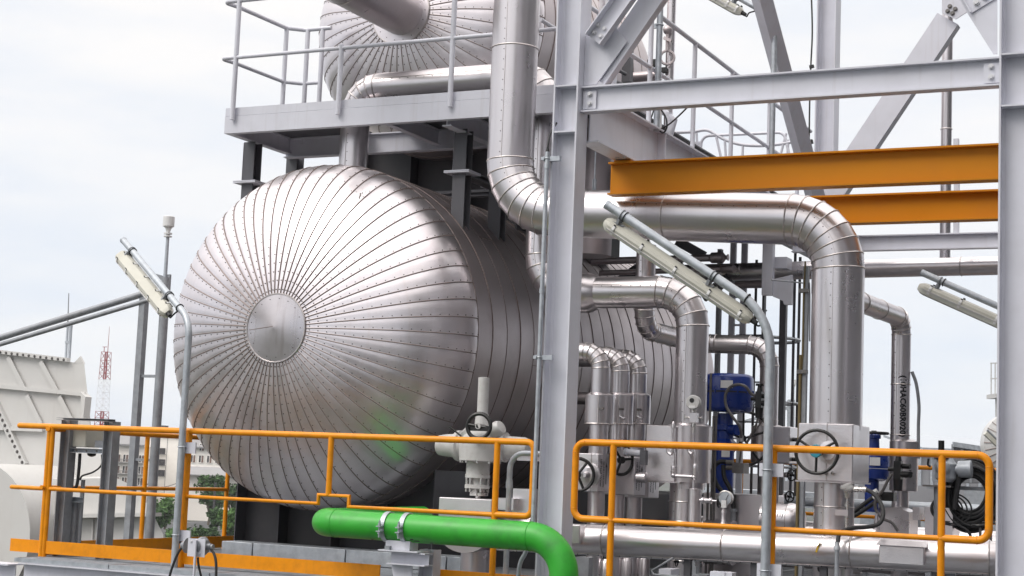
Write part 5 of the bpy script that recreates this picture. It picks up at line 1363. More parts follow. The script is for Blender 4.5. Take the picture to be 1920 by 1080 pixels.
def blue1():
    Yb = 13.7; P = lambda x, y, dy=0: at(x, y, Y=Yb+dy)
    u = (P(1410, 740).x-P(1330, 740).x)/80
    t = thing('control_valve', 'large dark blue drum actuator with looping grey hose and black regulator', 'valve')
    c = P(1366, 738)
    R = 45*u
    zt, zs, zb = P(1366, 703).z, P(1366, 736).z, P(1366, 773).z
    MB().lathe((c.x, Yb, zs+.004), Z_, [(0, R), (zt-zs-.035, R*.985), (zt-zs-.012, R*.93), (zt-zs, R*.8), (zt-zs+.001, R*.1)], 36, cap=True).obj('upper_drum', 'blue', t, 50)
    MB().lathe((c.x, Yb, zb), Z_, [(0, R*.5), (.004, R*.84), (.02, R*.94), (.045, R*.985), (zs-zb-.004, R)], 36).obj('lower_drum', 'blue', t, 50)
    MB().lathe((c.x, Yb, zs-.006), Z_, [(0, R*1.02), (.012, R*1.02)], 36).obj('drum_seam', 'rubber', t)
    for k in range(14):
        q = 2*math.pi*k/14; MB().cyl((c.x+math.cos(q)*R*1.01, Yb+math.sin(q)*R*1.01, zs-.016), (c.x+math.cos(q)*R*1.01, Yb+math.sin(q)*R*1.01, zs+.016), .008, .008, 6).obj('drum_bolt', 'blue', t)
    lc = V((math.sin(.1), -math.cos(.1), 0))
    MB().prism([(c.x-.0, Yb-R-.004, P(1366, 730).z), (c.x+.105, Yb-R+.012, P(1366, 730).z), (c.x+.105, Yb-R+.012, P(1366, 716).z), (c.x, Yb-R-.004, P(1366, 716).z)], (0, -.002, 0)).obj('name_plate', 'label_white', t, 0)
    MB().torus((c.x-.12, Yb-R*.9, P(1366, 720).z), V((-.3, -1, 0)), .02, .009, 14, 6).cyl((c.x-.12, Yb-R*.95, P(1366, 720).z), (c.x-.11, Yb-R*.7, P(1366, 720).z), .016, .016, 10).obj('port', 'blue', t)
    nx = P(1360, 800).x
    z1 = P(1360, 775).z; z2 = P(1360, 830).z; z3 = P(1360, 925).z
    MB().lathe((nx, Yb, z3), Z_, [(0, 17*u), (z2-z3-.03, 17*u), (z2-z3-.02, 22*u), (z2-z3, 22*u)], 20).obj('yoke_column', 'blue', t)
    MB().lathe((nx, Yb, z2), Z_, [(0, 21*u), (.03, 15*u), (.10, 15*u), (.11, 19*u), (.15, 19*u), (.16, 14*u), (z1-z2, 14*u)], 24).obj('neck', 'blue', t)
    MB().cyl((nx, Yb, P(1360, 806).z), (nx+.14, Yb-.08, P(1360, 806).z), .048, .048, 16).obj('side_boss', 'blue', t)
    MB().box((nx-.10, Yb-.02, z2+.1), (nx-.06, Yb+.02, z2+.2)).obj('bracket', 'blue', t, 0)
    # wheel behind
    w = P(1396, 822, .25); handwheel(t, (w.x-.02, Yb+.28, w.z), V((.3, -1, 0)), .24, .013, 5, a0=.3)
    rg = P(1424, 748, -.25); regulator(t, rg, 1.25)
    h = [P(x, y, d_) for x, y, d_ in ((1420, 744, -.25), (1408, 738, -.28), (1398, 725, -.33), (1383, 721, -.33), (1368, 727, -.31), (1360, 742, -.3), (1362, 762, -.3), (1374, 782, -.3), (1386, 798, -.28), (1390, 812, -.25), (1390, 822, -.22))]
    MB().tube(smooth_path(h, 6), .013, 10).obj('flexible_hose', 'hose_grey', t)
    MB().cyl(P(1390, 816, -.22), P(1390, 828, -.22), .017, .017, 10).obj('hose_end', 'steel', t)
    MB().tube([P(1390, 828, -.22), P(1389, 850, -.2), P(1386, 870, -.2)], .009, 8).tube(smooth_path([P(1424, 762, -.25), P(1418, 795, -.25), P(1400, 830, -.25)], 6), .010, 8).tube(smooth_path([P(1438, 775, -.2), P(1425, 795, -.22), P(1398, 835, -.25)], 5), .006, 6).obj('impulse_tube', 'steel_dark', t)
    # cables and limit boxes below
    MB().tube(smooth_path([P(1372, 868, -.2), P(1350, 866, -.22), P(1337, 880, -.22), P(1342, 905, -.22), P(1356, 925, -.22), P(1366, 945, -.2)], 6), .02, 8).tube(smooth_path([P(1356, 872, -.2), P(1358, 895, -.22), P(1370, 920, -.22), P(1376, 958, -.2)], 6), .02, 8).obj('black_cable', 'rubber', t)
    for yy in (867, 877): MB().cyl(P(1362, yy, -.25), P(1375, yy, -.25), .022, .022, 10).obj('gland', 'steel_dark', t)
    a, b = P(1378, 868, -.2), P(1399, 888, -.2); MB().box((a.x, Yb-.28, b.z), (b.x, Yb-.12, a.z)).obj('limit_box', 'steel_dark', t, 0)
    MB().lathe(P(1374, 1000, -.2), Z_, [(0, .024), (.18, .024), (.182, .034), (.21, .034)], 12).obj('cable_conduit', 'galv_dull', t)
    a, b = P(1353, 842, -.25), P(1362, 857, -.25); MB().box((a.x, Yb-.252, b.z), (b.x+.03, Yb-.25, a.z)).obj('name_plate', 'label_white', t, 0)
    bb = thing('valve_box', 'broad clad valve cover under the large blue actuator', 'valve box')
    a, b = at(1375, 926, Y=13.6), at(1432, 1010, Y=13.6); mb = MB(); bevel_box(mb, (at(1322, 930, Y=13.6).x, 13.55, -.4), (b.x, 14.2, at(1375, 926, Y=13.6).z), .006); mb.obj('cover', 'clad', bb, 20)
    MB().cyl((at(1330, 960, Y=13.4).x, 13.35, .36), (at(1330, 960, Y=13.4).x+.24, 13.35, .36), .19, .19, 28).obj('run_cover', 'clad', bb)
blue1()
def blue2():
    Yb = 13.2; P = lambda x, y, dy=0: at(x, y, Y=Yb+dy)
    u = (P(1680, 850).x-P(1600, 850).x)/80
    t = thing('control_valve', 'smaller dark blue actuator with flat black handwheel right of the big valve box', 'valve')
    cx = P(1638, 850).x; R = 30*u
    zt, zs, zb = P(1638, 846).z, P(1638, 878).z, P(1638, 902).z
    MB().lathe((cx, Yb, zs), Z_, [(0, R), (zt-zs-.02, R*.97), (zt-zs, R*.85), (zt-zs+.002, R*.3)], 32).obj('upper_drum', 'blue', t, 50)
    MB().lathe((cx, Yb, zb), Z_, [(0, R*.6), (.02, R*.92), (zs-zb-.004, R)], 32).obj('lower_drum', 'blue', t, 50)
    MB().lathe((cx, Yb, zt), Z_, [(0, 11*u), (P(1638, 823).z-zt, 10*u), (P(1638, 822).z-zt, 13*u), (P(1638, 816).z-zt, 13*u), (P(1638, 808).z-zt, 3*u)], 20).obj('top_column', 'blue', t)
    w = P(1638, 812); handwheel(t, (cx, Yb, w.z), Z_, 26*u, .011, 4, a0=.2, hub=5*u)
    MB().box((cx+.0, Yb-R-.004, P(1638, 873).z), (cx+.085, Yb-R-.001, P(1638, 858).z)).obj('name_plate', 'label_white', t, 0)
    MB().cyl((cx-.01, Yb, P(1638, 960).z), (cx-.01, Yb, zb), 13*u, 13*u, 18).obj('yoke_column', 'blue', t)
    regulator(t, P(1684, 880, -.28), 1.3)
    a, b = P(1652, 922, -.15), P(1678, 940, -.15); MB().box((a.x, Yb-.2, b.z), (b.x, Yb-.08, a.z)).obj('limit_box', 'black', t, 0)
    MB().tube(smooth_path([P(1672, 888, -.32), P(1665, 900, -.33), P(1655, 920, -.33), P(1643, 935, -.32), P(1642, 955, -.3), P(1655, 972, -.3), P(1672, 980, -.28), P(1684, 996, -.28)], 6), .012, 8).obj('flexible_hose', 'hose_grey', t)
    MB().tube(smooth_path([P(1648, 925, -.25), P(1620, 945, -.25), P(1598, 962, -.25)], 5), .017, 8).tube(smooth_path([P(1652, 933, -.25), P(1622, 955, -.25), P(1596, 970, -.25)], 5), .017, 8).obj('black_cable', 'rubber', t)
    for yy in (924, 934): MB().cyl(P(1638, yy, -.25), P(1645, yy-4, -.25), .021, .021, 8).obj('gland', 'label_white', t)
    b_ = thing('valve_box', 'angular clad cover below the smaller blue actuator', 'valve box')
    a, c = P(1648, 952, .1), P(1703, 1005, .1)
    MB().prism([P(x, y, .05) for x, y in ((1646, 952), (1681, 951), (1704, 960), (1704, 1010), (1640, 1010))], (0, .35, 0)).obj('cover', 'clad', b_, 0)
    clad('cross_pipe', 'low clad pipe with elbow behind the header on the right', 'pipe', [(at(1590, 970, Y=13.1).x, 13.1, -.4), (at(1590, 970, Y=13.1).x, 13.1, .36), (at(1775, 985, Y=13.1).x, 13.1, .37), (at(1900, 985, Y=13.1).x, 13.1, .37)], .115, .16, gores=4, sect=.28, lap=(0, -.8, .6))
blue2()
# ================================================================== instruments
def transmitter():
    Yt = YP2-.30; P = lambda x, y, dy=0: at(x, y, Y=Yt+dy)
    u = (P(1310, 755).x-P(1290, 755).x)/20
    t = thing('pressure_transmitter', 'round white-grey transmitter with twin siphon tubes in front of the gauge pipe', 'transmitter')
    c = P(1299.5, 755)
    MB().lathe(c+Y_*.05, V((.05, -1, .03)), [(0, 10*u), (.012, 13*u), (.06, 13.2*u), (.068, 11.5*u), (.07, 11.5*u)], 28).obj('head', 'white_paint', t)
    MB().lathe(c+V((-.004, -.021, .018)), V((.05, -1, .03)), [(0, 4.2*u), (.003, 4.2*u)], 16).obj('sight_hole', 'black', t)
    MB().bar(c+V((-.028, -.024, -.035)), c+V((.028, -.022, -.035)), .003, .020, up=V((0, 0, 1))).obj('face_plate', 'label_white', t, 0)
    MB().cyl(P(1300, 774, .03), P(1300, 768, .03), 5*u, 5*u, 12).obj('neck', 'steel', t)
    a, b = P(1293, 774, 0), P(1306, 792, 0); MB().box((a.x, Yt, b.z), (b.x, Yt+.05, a.z)).obj('manifold', 'clad_emboss', t, 0)
    for s_ in (-1, 1):
        x = P(1300+s_*8, 783).x; z = P(1300, 783).z
        MB().cyl((x, Yt+.02, z), (x+s_*.035, Yt, z), .008, .006, 8).tube([(x+s_*.04, Yt, z-.025), (x+s_*.04, Yt, z+.025)], .006, 6).obj('manifold_valve', 'steel', t)
    MB().lathe(P(1300, 812), Z_, [(0, .012), (.05, .012), (.052, .02), (.075, .02), (.077, .014), (P(1300, 792).z-P(1300, 812).z, .014)], 12).obj('fitting', 'steel', t)
    MB().tube(smooth_path([P(1300, 812), P(1300, 840), P(1297, 850), P(1291, 846), P(1290, 835)], 6), .012, 8).tube(smooth_path([P(1300, 840), P(1303, 850), P(1303, 870)], 4), .012, 8).obj('siphon_tube', 'clad_emboss', t)
    MB().lathe(P(1262, 812), Z_, [(0, .012), (.04, .012), (.042, .022), (.065, .022), (.067, .014), (P(1262, 790).z-P(1262, 812).z-.02, .014), (P(1262, 790).z-P(1262, 812).z, .006)], 12).tube(smooth_path([P(1262, 812), P(1262, 838), P(1259, 851), P(1252, 848), P(1251, 838)], 6), .012, 8).tube([P(1263, 838), P(1266, 850), P(1266, 875)], .012, 8).obj('siphon_tube', 'clad_emboss', t)
    MB().lathe(P(1263, 890), Z_, [(0, .018), (.02, .026), (.03, .026), (.031, .02), (.05, .024), (.07, .02)], 12).lathe(P(1303, 895), Z_, [(0, .018), (.02, .026), (.05, .026), (.051, .02), (.09, .024), (.11, .018)], 12).cyl(P(1262, 892), P(1302, 894), .013, .013, 10).sphere(P(1263, 891), .024, 10, 6).sphere(P(1302, 895), .026, 10, 6).obj('pipe_fittings', 'clad_emboss', t)
    MB().cyl(P(1300, 915), P(1301, 897), .014, .014, 10).obj('drop_tube', 'clad_emboss', t)
    b_ = thing('small_pot', 'small clad cylinder with side valve standing behind the header', 'pot')
    MB().lathe(P(1300, 1005, -.05), Z_, [(0, .055), (P(1300, 917, -.05).z-P(1300, 1005, -.05).z, .056), (P(1300, 916, -.05).z-P(1300, 1005, -.05).z+.004, .01)], 20).obj('pot', 'clad_emboss', b_)
    small_valve(b_, P(1312, 938, -.08), X_)
    b_ = thing('small_pot', 'small clad drain pot with cone bottom hanging below the header', 'pot')
    q = at(1307, 1047, Y=11.75)
    MB().lathe(q+Z_*(-.06), Z_, [(0, .012), (.03, .014), (.065, .052), (.28, .052)], 20).obj('pot', 'clad', b_)
    small_valve(b_, at(1296, 1055, Y=11.72), -X_, .7)
    one('bent_rail', 'thin bent steel handle rod below the header', 'rod', MB().tube([at(1262, 1046, Y=11.4), at(1222, 1070, Y=11.4), at(1226, 1077, Y=11.4), at(1300, 1084, Y=11.4)], .009, 8), 'galv_dull')
def small_valve(parent, p, d, s_=1.0):
    """small globe valve with handwheel; p = side joint, d = direction away"""
    p = V(p); d = V(d).normalized()
    MB().lathe(p, d, [(0, .012*s_), (.02*s_, .012*s_), (.021*s_, .028*s_), (.035*s_, .028*s_), (.036*s_, .016*s_), (.06*s_, .022*s_), (.085*s_, .016*s_), (.086*s_, .026*s_), (.1*s_, .026*s_), (.101*s_, .009*s_), (.16*s_, .009*s_)], 12).obj('valve_body', 'clad', parent)
    handwheel(parent, p+d*.165*s_, d, .048*s_, .007*s_, 4, hub=.012*s_, m='black')
transmitter()
def gauge():
    Yt = 12.55; P = lambda x, y, dy=0: at(x, y, Y=Yt+dy)
    t = thing('pressure_gauge', 'small round pressure gauge on a thin riser above the header', 'gauge')
    c = P(1361, 934); MB().lathe(c+Y_*.03, -Y_, [(0, .052), (.01, .060), (.05, .062), (.055, .055), (.05, .053)], 28).obj('case', 'steel', t)
    MB().cyl(c-Y_*.0195, c-Y_*.0215, .052, .052, 28).obj('dial', 'galv', t)
    MB().bar(c-Y_*.024-Z_*.03, c-Y_*.024+V((.028, 0, .03)), .004, .003).obj('needle', 'black', t)
    q = P(1358, 945, -.06); MB().box(q-V((.02, .015, .03)), q+V((.018, .015, .03))).obj('block', 'label_white', t, 0)
    MB().lathe(P(1356, 985), Z_, [(0, .032), (.01, .03), (.03, .02), (.1, .018), (.101, .024), (.125, .02), (.126, .010), (P(1356, 950).z-P(1356, 985).z, .010)], 14).obj('riser', 'clad', t)
    # second box, behind the big valve box: thermowell with a hose
    Yt = 11.85; P = lambda x, y, dy=0: at(x, y, Y=Yt+dy)
    t = thing('thermowell', 'pale instrument head with flexible black hose beside the largest pipe foot', 'instrument')
    c = P(1590, 915)
    MB().sphere(c, .042, 16, 8, (1, 1, .8)).lathe(c+V((-.01, 0, .006)), V((-.35, -.2, .9)), [(0, .045), (.018, .045), (.02, .036), (.024, .036)], 20).obj('head', 'white_paint', t)
    MB().lathe(P(1588, 994), Z_, [(0, .018), (.10, .018), (.101, .01), (.17, .01), (.171, .02), (.2, .02), (.201, .01), (.235, .01), (.236, .024), (.27, .026), (.28, .03), (.30, .03)], 14).obj('stem', 'steel', t)
    MB().lathe(P(1599, 917), V((1, 0, 0)), [(0, .014), (.02, .022), (.04, .022), (.041, .016), (.075, .018), (.076, .022), (.1, .02)], 12).obj('gland', 'steel', t)
    MB().box((P(1569, 955).x, Yt-.05, P(1569, 966).z), (P(1593, 955).x, Yt-.045, P(1569, 955).z)).obj('tag_plate', 'clad', t, 0)
    MB().tube(smooth_path([P(1622, 917), P(1638, 926, -.02), P(1652, 945, -.05), P(1656, 965, -.1), P(1648, 982, -.15), P(1626, 988, -.2), P(1600, 990, -.3), P(1582, 995, -.36), P(1573, 1004, -.42), P(1571, 1016, -.45)], 8), .0155, 10).obj('hose', 'rubber', t)
    Yt2 = 11.38; q = at(1571, 1016, Y=Yt2)
    one('conduit', 'short galvanised conduit feeding the black hose in front of the header', 'conduit', MB().cyl((q.x-.005, Yt2, -.4), (q.x-.005, Yt2, q.z-.05), .016, .016, 12).lathe((q.x-.005, Yt2, q.z-.06), Z_, [(0, .016), (.001, .024), (.02, .024), (.03, .018), (.06, .018)], 12), 'galv')
    v = thing('small_valve', 'little drain valve with black wheel below the header', 'valve'); small_valve(v, at(1570, 1063, Y=11.75), -X_, .8)
    v2 = thing('small_pot', 'clad drain pipe with black arrow below the header', 'pot'); q = at(1588, 1070, Y=11.8)
    MB().cyl((q.x, 11.8, -.3), (q.x, 11.8, .3), .045, .045, 18).obj('pot', 'clad', v2); MB().add([q+V((-.02, -.047, .04)), q+V((.02, -.047, .04)), q+V((0, -.047, .01)), q+V((-.006, -.047, .07)), q+V((.006, -.047, .07)), q+V((.006, -.047, .04)), q+V((-.006, -.047, .04))], [(0, 1, 2), (3, 4, 5, 6)]).obj('flow_arrow', 'ink', v2, 0)
    v3 = thing('sample_riser', 'brass fitting and thin riser beside the smaller blue actuator', 'fitting'); q = at(1643, 993, Y=12.3)
    MB().lathe(q, Z_, [(0, .028), (.02, .028), (.021, .016), (.05, .02), (.09, .012), (.12, .012)], 12).obj('riser', 'clad', v3)
gauge()
# big short pipe stub with stencil lying on the floor, left of the valve box foot
def heater_pipe():
    Yp = 12.9; a = at(1470, 962, Y=Yp); r = .125
    t = thing('run_pipe', 'clad pipe end with black stencilled word behind the second lamp pole', 'pipe')
    x1 = at(1480, 975, Y=Yp).x; x0 = x1-.22
    MB().cyl((x0, Yp, a.z-.05), (x1, Yp, a.z-.05), r, r, 30).obj('pipe_section', 'clad', t)
    MB().lathe((x1, Yp, a.z-.05), V((1, 0, 0)), [(0, r), (.001, r*1.08), (.03, r*1.06), (.085, r*.92), (.12, r*.6)], 30, cap=True).obj('end_cover', 'clad', t)
    MB().torus((x1, Yp, a.z-.05), X_, r+.002, .006, 30, 6).obj('seam_bead', 'seam', t)
    d = V((0, -.96, .28)).normalized(); c = V((x1-.10, Yp, a.z-.05))+d*(r+.002)
    text_on(t, 'Heater (11)', c-X_*.02, X_, X_.cross(d)*-1 if X_.cross(d).z < 0 else X_.cross(d), .20, .055, cyl=(V((0, Yp, a.z-.05)), X_, r+.002))
    MB().cyl((x1-.13, Yp+.02, a.z+.05), (x1-.13, Yp+.02, .95), .03, .03, 12).obj('branch', 'clad', t)
heater_pipe()
for i, (px, py, y, lab) in enumerate(((1478, 890, 14.5, 'upper small valve with black wheel in the gap left of the big valve box'), (1474, 930, 14.6, 'lower small valve with black wheel in the gap left of the big valve box'))):
    v = thing('small_valve', lab, 'valve'); p = at(px-14, py, Y=y); small_valve(v, p, V((.8, -.6, 0)), 1.0)
    MB().cyl((p.x, y, p.z-.8), (p.x, y, p.z), .02, .02, 8).obj('riser', 'steel_dark', v)
# conduit & channel bundle left of the big right pipe
def bundle():
    Yb = 12.45
    t = thing('conduit_bundle', 'vertical grey channel with thin conduits just left of the largest pipe', 'conduit')
    x = at(1514, 650, Y=Yb).x; zt = at(1514, 500, Y=Yb).z
    MB().chan((x, Yb, -.4), (x, Yb, zt), .05, .04, .004, up=Y_).obj('channel', 'galv_dull', t, 0)
    MB().tube(smooth_path([(x-.045, Yb-.03, -.4), (x-.045, Yb-.03, 1.4), at(1505, 660, Y=Yb-.03), at(1507, 560, Y=Yb-.03), at(1510, 490, Y=Yb-.03)], 6), .007, 8).obj('wire', 'brown_wire', t)
    MB().cyl((x-.045, Yb-.03, -.4), (x-.045, Yb-.03, at(1505, 666, Y=Yb).z), .013, .013, 10).obj('conduit', 'brown_wire', t)
    MB().tube(smooth_path([at(1447, 525, Y=Yb+.3), at(1480, 528, Y=Yb+.15), at(1512, 532, Y=Yb), at(1518, 540, Y=Yb), at(1518, 640, Y=Yb)], 6), .006, 8).obj('small_tube', 'galv_dull', t)
    for yy in (545, 697): q = at(1510, yy, Y=Yb-.03); MB().box((x-.07, Yb-.05, q.z-.015), (x+.01, Yb, q.z+.015)).obj('clip', 'steel_dark', t, 0)
bundle()
# actuator with gear and cable coil at the far right
def right_gear():
    Yb = 13.0; P = lambda x, y, dy=0: at(x, y, Y=Yb+dy)
    t = thing('gear_valve', 'grey gear operated valve with terminal box in front of the black cable coil', 'valve')
    c = P(1772, 880)
    MB().lathe(c-Z_*.10, Z_, [(0, .06), (.03, .09), (.14, .095), (.17, .07), (.2, .05)], 20).sphere(c+V((.0, -.09, .01)), .06, 14, 8).obj('gearbox', 'galv', t)
    a, b = P(1751, 862), P(1760, 903); MB().box((a.x, Yb-.06, b.z), (b.x+.03, Yb+.08, a.z)).obj('side_cover', 'galv', t, 0)
    a = P(1785, 880); MB().lathe(a, V((1, 0, .05)), [(0, .04), (.05, .04), (.051, .065), (.15, .068), (.152, .05)], 18).obj('terminal_box', 'galv', t)
    z = P(1765, 910).z; MB().box((c.x-.16, Yb-.07, z-.014), (c.x+.06, Yb+.07, z)).obj('base_plate', 'steel_dark', t, 0)
    MB().cyl((c.x-.05, Yb, -.2), (c.x-.05, Yb, z), .035, .035, 12).obj('stand', 'galv_dull', t)
    MB().tube([P(1798, 890), P(1797, 905), P(1793, 925), P(1790, 955)], .022, 8).tube(smooth_path([P(1745, 875), P(1740, 871), P(1741, 860)], 4), .009, 6).obj('cable_tail', 'rubber', t)
    MB().cyl(P(1765, 856, -.05), P(1765, 826, -.05), .024, .024, 12).lathe(P(1765, 864, -.05), Z_, [(0, .02), (.02, .06), (.05, .055), (.06, .02)], 14).obj('indicator_post', 'black', t)
    b_ = thing('valve_box', 'angular clad cover below the grey gear valve', 'valve box')
    MB().prism([P(x, y, .02) for x, y in ((1734, 950), (1786, 953), (1786, 1010), (1734, 1010))], (0, .3, 0)).obj('cover', 'clad', b_, 0)
    MB().prism([P(x, y, .1) for x, y in ((1711, 951), (1724, 951), (1724, 975), (1711, 975))], (0, .2, 0)).obj('side_cover', 'clad', b_, 0)
    s_ = thing('cable_rack', 'galvanised strut rack holding the black cable coil', 'rack')
    x = P(1787, 960, .3).x; MB().box((x-.03, Yb+.25, -.2), (x+.03, Yb+.29, .95)).box((x-.2, Yb+.24, P(1800, 915, .3).z-.015), (x+.75, Yb+.28, P(1800, 915, .3).z+.015)).obj('strut', 'galv', s_, 0)
    k = thing('cable_coil', 'large coil of black cable hanging behind the railing loop', 'cable coil')
    cc = P(1822, 925, .15); rnd = random.Random(4)
    for i in range(26):
        R = .18+rnd.uniform(-.045, .05); o = V((rnd.uniform(-.03, .03), rnd.uniform(-.07, .07), rnd.uniform(-.05, .03)))
        d = V((rnd.uniform(-.12, .12)+.3, -1, rnd.uniform(-.1, .1))); dd, a_, b2 = frame(d)
        pts = []
        for j in range(41):
            q = 2*math.pi*j/40; pts.append(cc+o+a_*math.cos(q)*R*.95+b2*math.sin(q)*R*1.12+dd*.012*math.sin(3*q))
        MB().tube(pts, .0125, 6, cap=False).obj('cable_loop', 'rubber', k)
    for i in range(3):
        R = .10+.012*i; o = V((-.17+.02*i, -.12, -.13)); dd, a_, b2 = frame(V((.2, -1, .1)))
        MB().tube([cc+o+a_*math.cos(2*math.pi*j/30)*R*1.2+b2*math.sin(2*math.pi*j/30)*R for j in range(31)], .007, 6, cap=False).obj('cable_loop', 'rubber', k)
    MB().tube(smooth_path([cc+V((-.2, -.12, -.1)), cc+V((-.12, -.12, -.22)), cc+V((0, -.12, -.3)), cc+V((.03, -.12, -.42))], 6), .012, 8).obj('cable_tail', 'rubber', k)
    v = thing('small_valve', 'pair of tiny valve wheels on low pipework at the far right', 'valve')
    for px, py in ((1838, 985), (1858, 980)): q = at(px, py, Y=12.6); MB().cyl((q.x, 12.6, q.z-.15), (q.x, 12.6, q.z), .01, .01, 8).obj('stem', 'steel_dark', v); handwheel(v, q, Z_, .06, .007, 4, hub=.012)
    clad('cross_pipe', 'clad pipe crossing low at the far right behind the cable coil', 'pipe', [(at(1790, 975, Y=13.9).x, 13.9, .3), (at(1830, 965, Y=13.9).x, 13.9, .42), (at(1900, 955, Y=13.9).x+.3, 13.9, .5)], .09, .1, gores=3, sect=.4, screws=False)
right_gear()

# ================================================================== caged ladder, rear pipe rack and upper platforms
def ladder():
    Yl = 17.0; P = lambda x, y, dy=0: at(x, y, Y=Yl+dy)
    t = thing('caged_ladder', 'grey caged access ladder behind the second lamp pole', 'ladder')
    xa, xb = P(1373, 600).x, P(1394, 600).x
    for x in (xa, xb): MB().box((x-.035, Yl-.03, -.5), (x+.03, Yl+.01, 3.55)).obj('stile', 'grey_paint', t, 0)
    z = 0.1
    while z < 3.5: MB().cyl((xa, Yl-.01, z), (xb, Yl+.01, z), .012, .012, 8).obj('rung', 'grey_paint', t); z += .31
    R = .36; cx = (xa+xb)/2+.18
    for z in (.35, 1.05, 1.75, 2.45, 3.2):
        MB().torus((cx, Yl+.36, z), Z_, .40, .02 if z > 2 else .014, 28, 6).obj('cage_hoop', 'galv', t)
    for q in (-.3, .5, 1.3, 2.1, 2.9): MB().bar((cx+.4*math.cos(q), Yl+.36+.4*math.sin(q), .35), (cx+.4*math.cos(q), Yl+.36+.4*math.sin(q), 3.4), .03, .008, up=Y_).obj('cage_strap', 'grey_paint_dark_shaded', t, 0)
ladder()
def rack():
    Yl = 16.8; P = lambda x, y, dy=0: at(x, y, Y=Yl+dy)
    for (px, w, lab, m_, z1) in ((1344, .045, 'thin grey post left of the caged ladder', 'galv_dull', 3.4), (1466, .07, 'dark perforated channel post behind the pipe elbow', 'grey_paint_dark_shaded', 3.1), (1429, .025, 'slim dark post right of the caged ladder', 'grey_paint_dark_shaded', 3.0)):
        x = P(px, 650).x; one('rack_post', lab, 'post', MB().box((x-w/2, Yl, -1), (x+w/2, Yl+.07, z1)), m_, None, ang=0)
    for i, yy in enumerate((581, 627, 715, 738, 762, 790, 832)):
        a, b = P(1376, yy), P(1430, yy); b.z = a.z
        one('rack_rail', ('topmost', 'second', 'third', 'fourth', 'fifth', 'sixth', 'lowest')[i]+' thin dark cross rail of the rack behind the ladder', 'rail', MB().box((a.x, Yl+.08, a.z-.008), (b.x+.02, Yl+.1, a.z+.008)), 'grey_paint_dark_shaded', 'rack rails', ang=0)
    # diagonal strut and thin drop tubes behind the lamp
    one('rack_strut', 'dark sloping strut below the thin service pipes', 'strut', MB().bar(at(1120, 560, Y=16.2), at(1215, 492, Y=16.2), .06, .12), 'grey_paint_dark_shaded', ang=0)
    one('rack_strut', 'dark sloping strut at the end of the lamp fitting', 'strut', MB().bar(at(1318, 558, Y=16.2), at(1368, 520, Y=16.2), .06, .1), 'grey_paint_dark_shaded', ang=0)
    one('rack_strut', 'grey gusset arm under the big pipe above the service pipes', 'strut', MB().bar(at(1270, 452, Y=16.2), at(1320, 480, Y=16.2), .06, .1), 'grey_paint_dark_shaded', ang=0)
    t = thing('drain_tubes', 'bundle of thin vertical tubes between the gauge pipe and blue actuator', 'tube')
    for px in (1329, 1336, 1341): a = at(px, 860, Y=13.3); MB().cyl((a.x, 13.3, -.3), (a.x, 13.3, at(px, 700 if px < 1330 else 780, Y=13.3).z), .011, .011, 8).obj('tube', 'steel_dark', t)
rack()
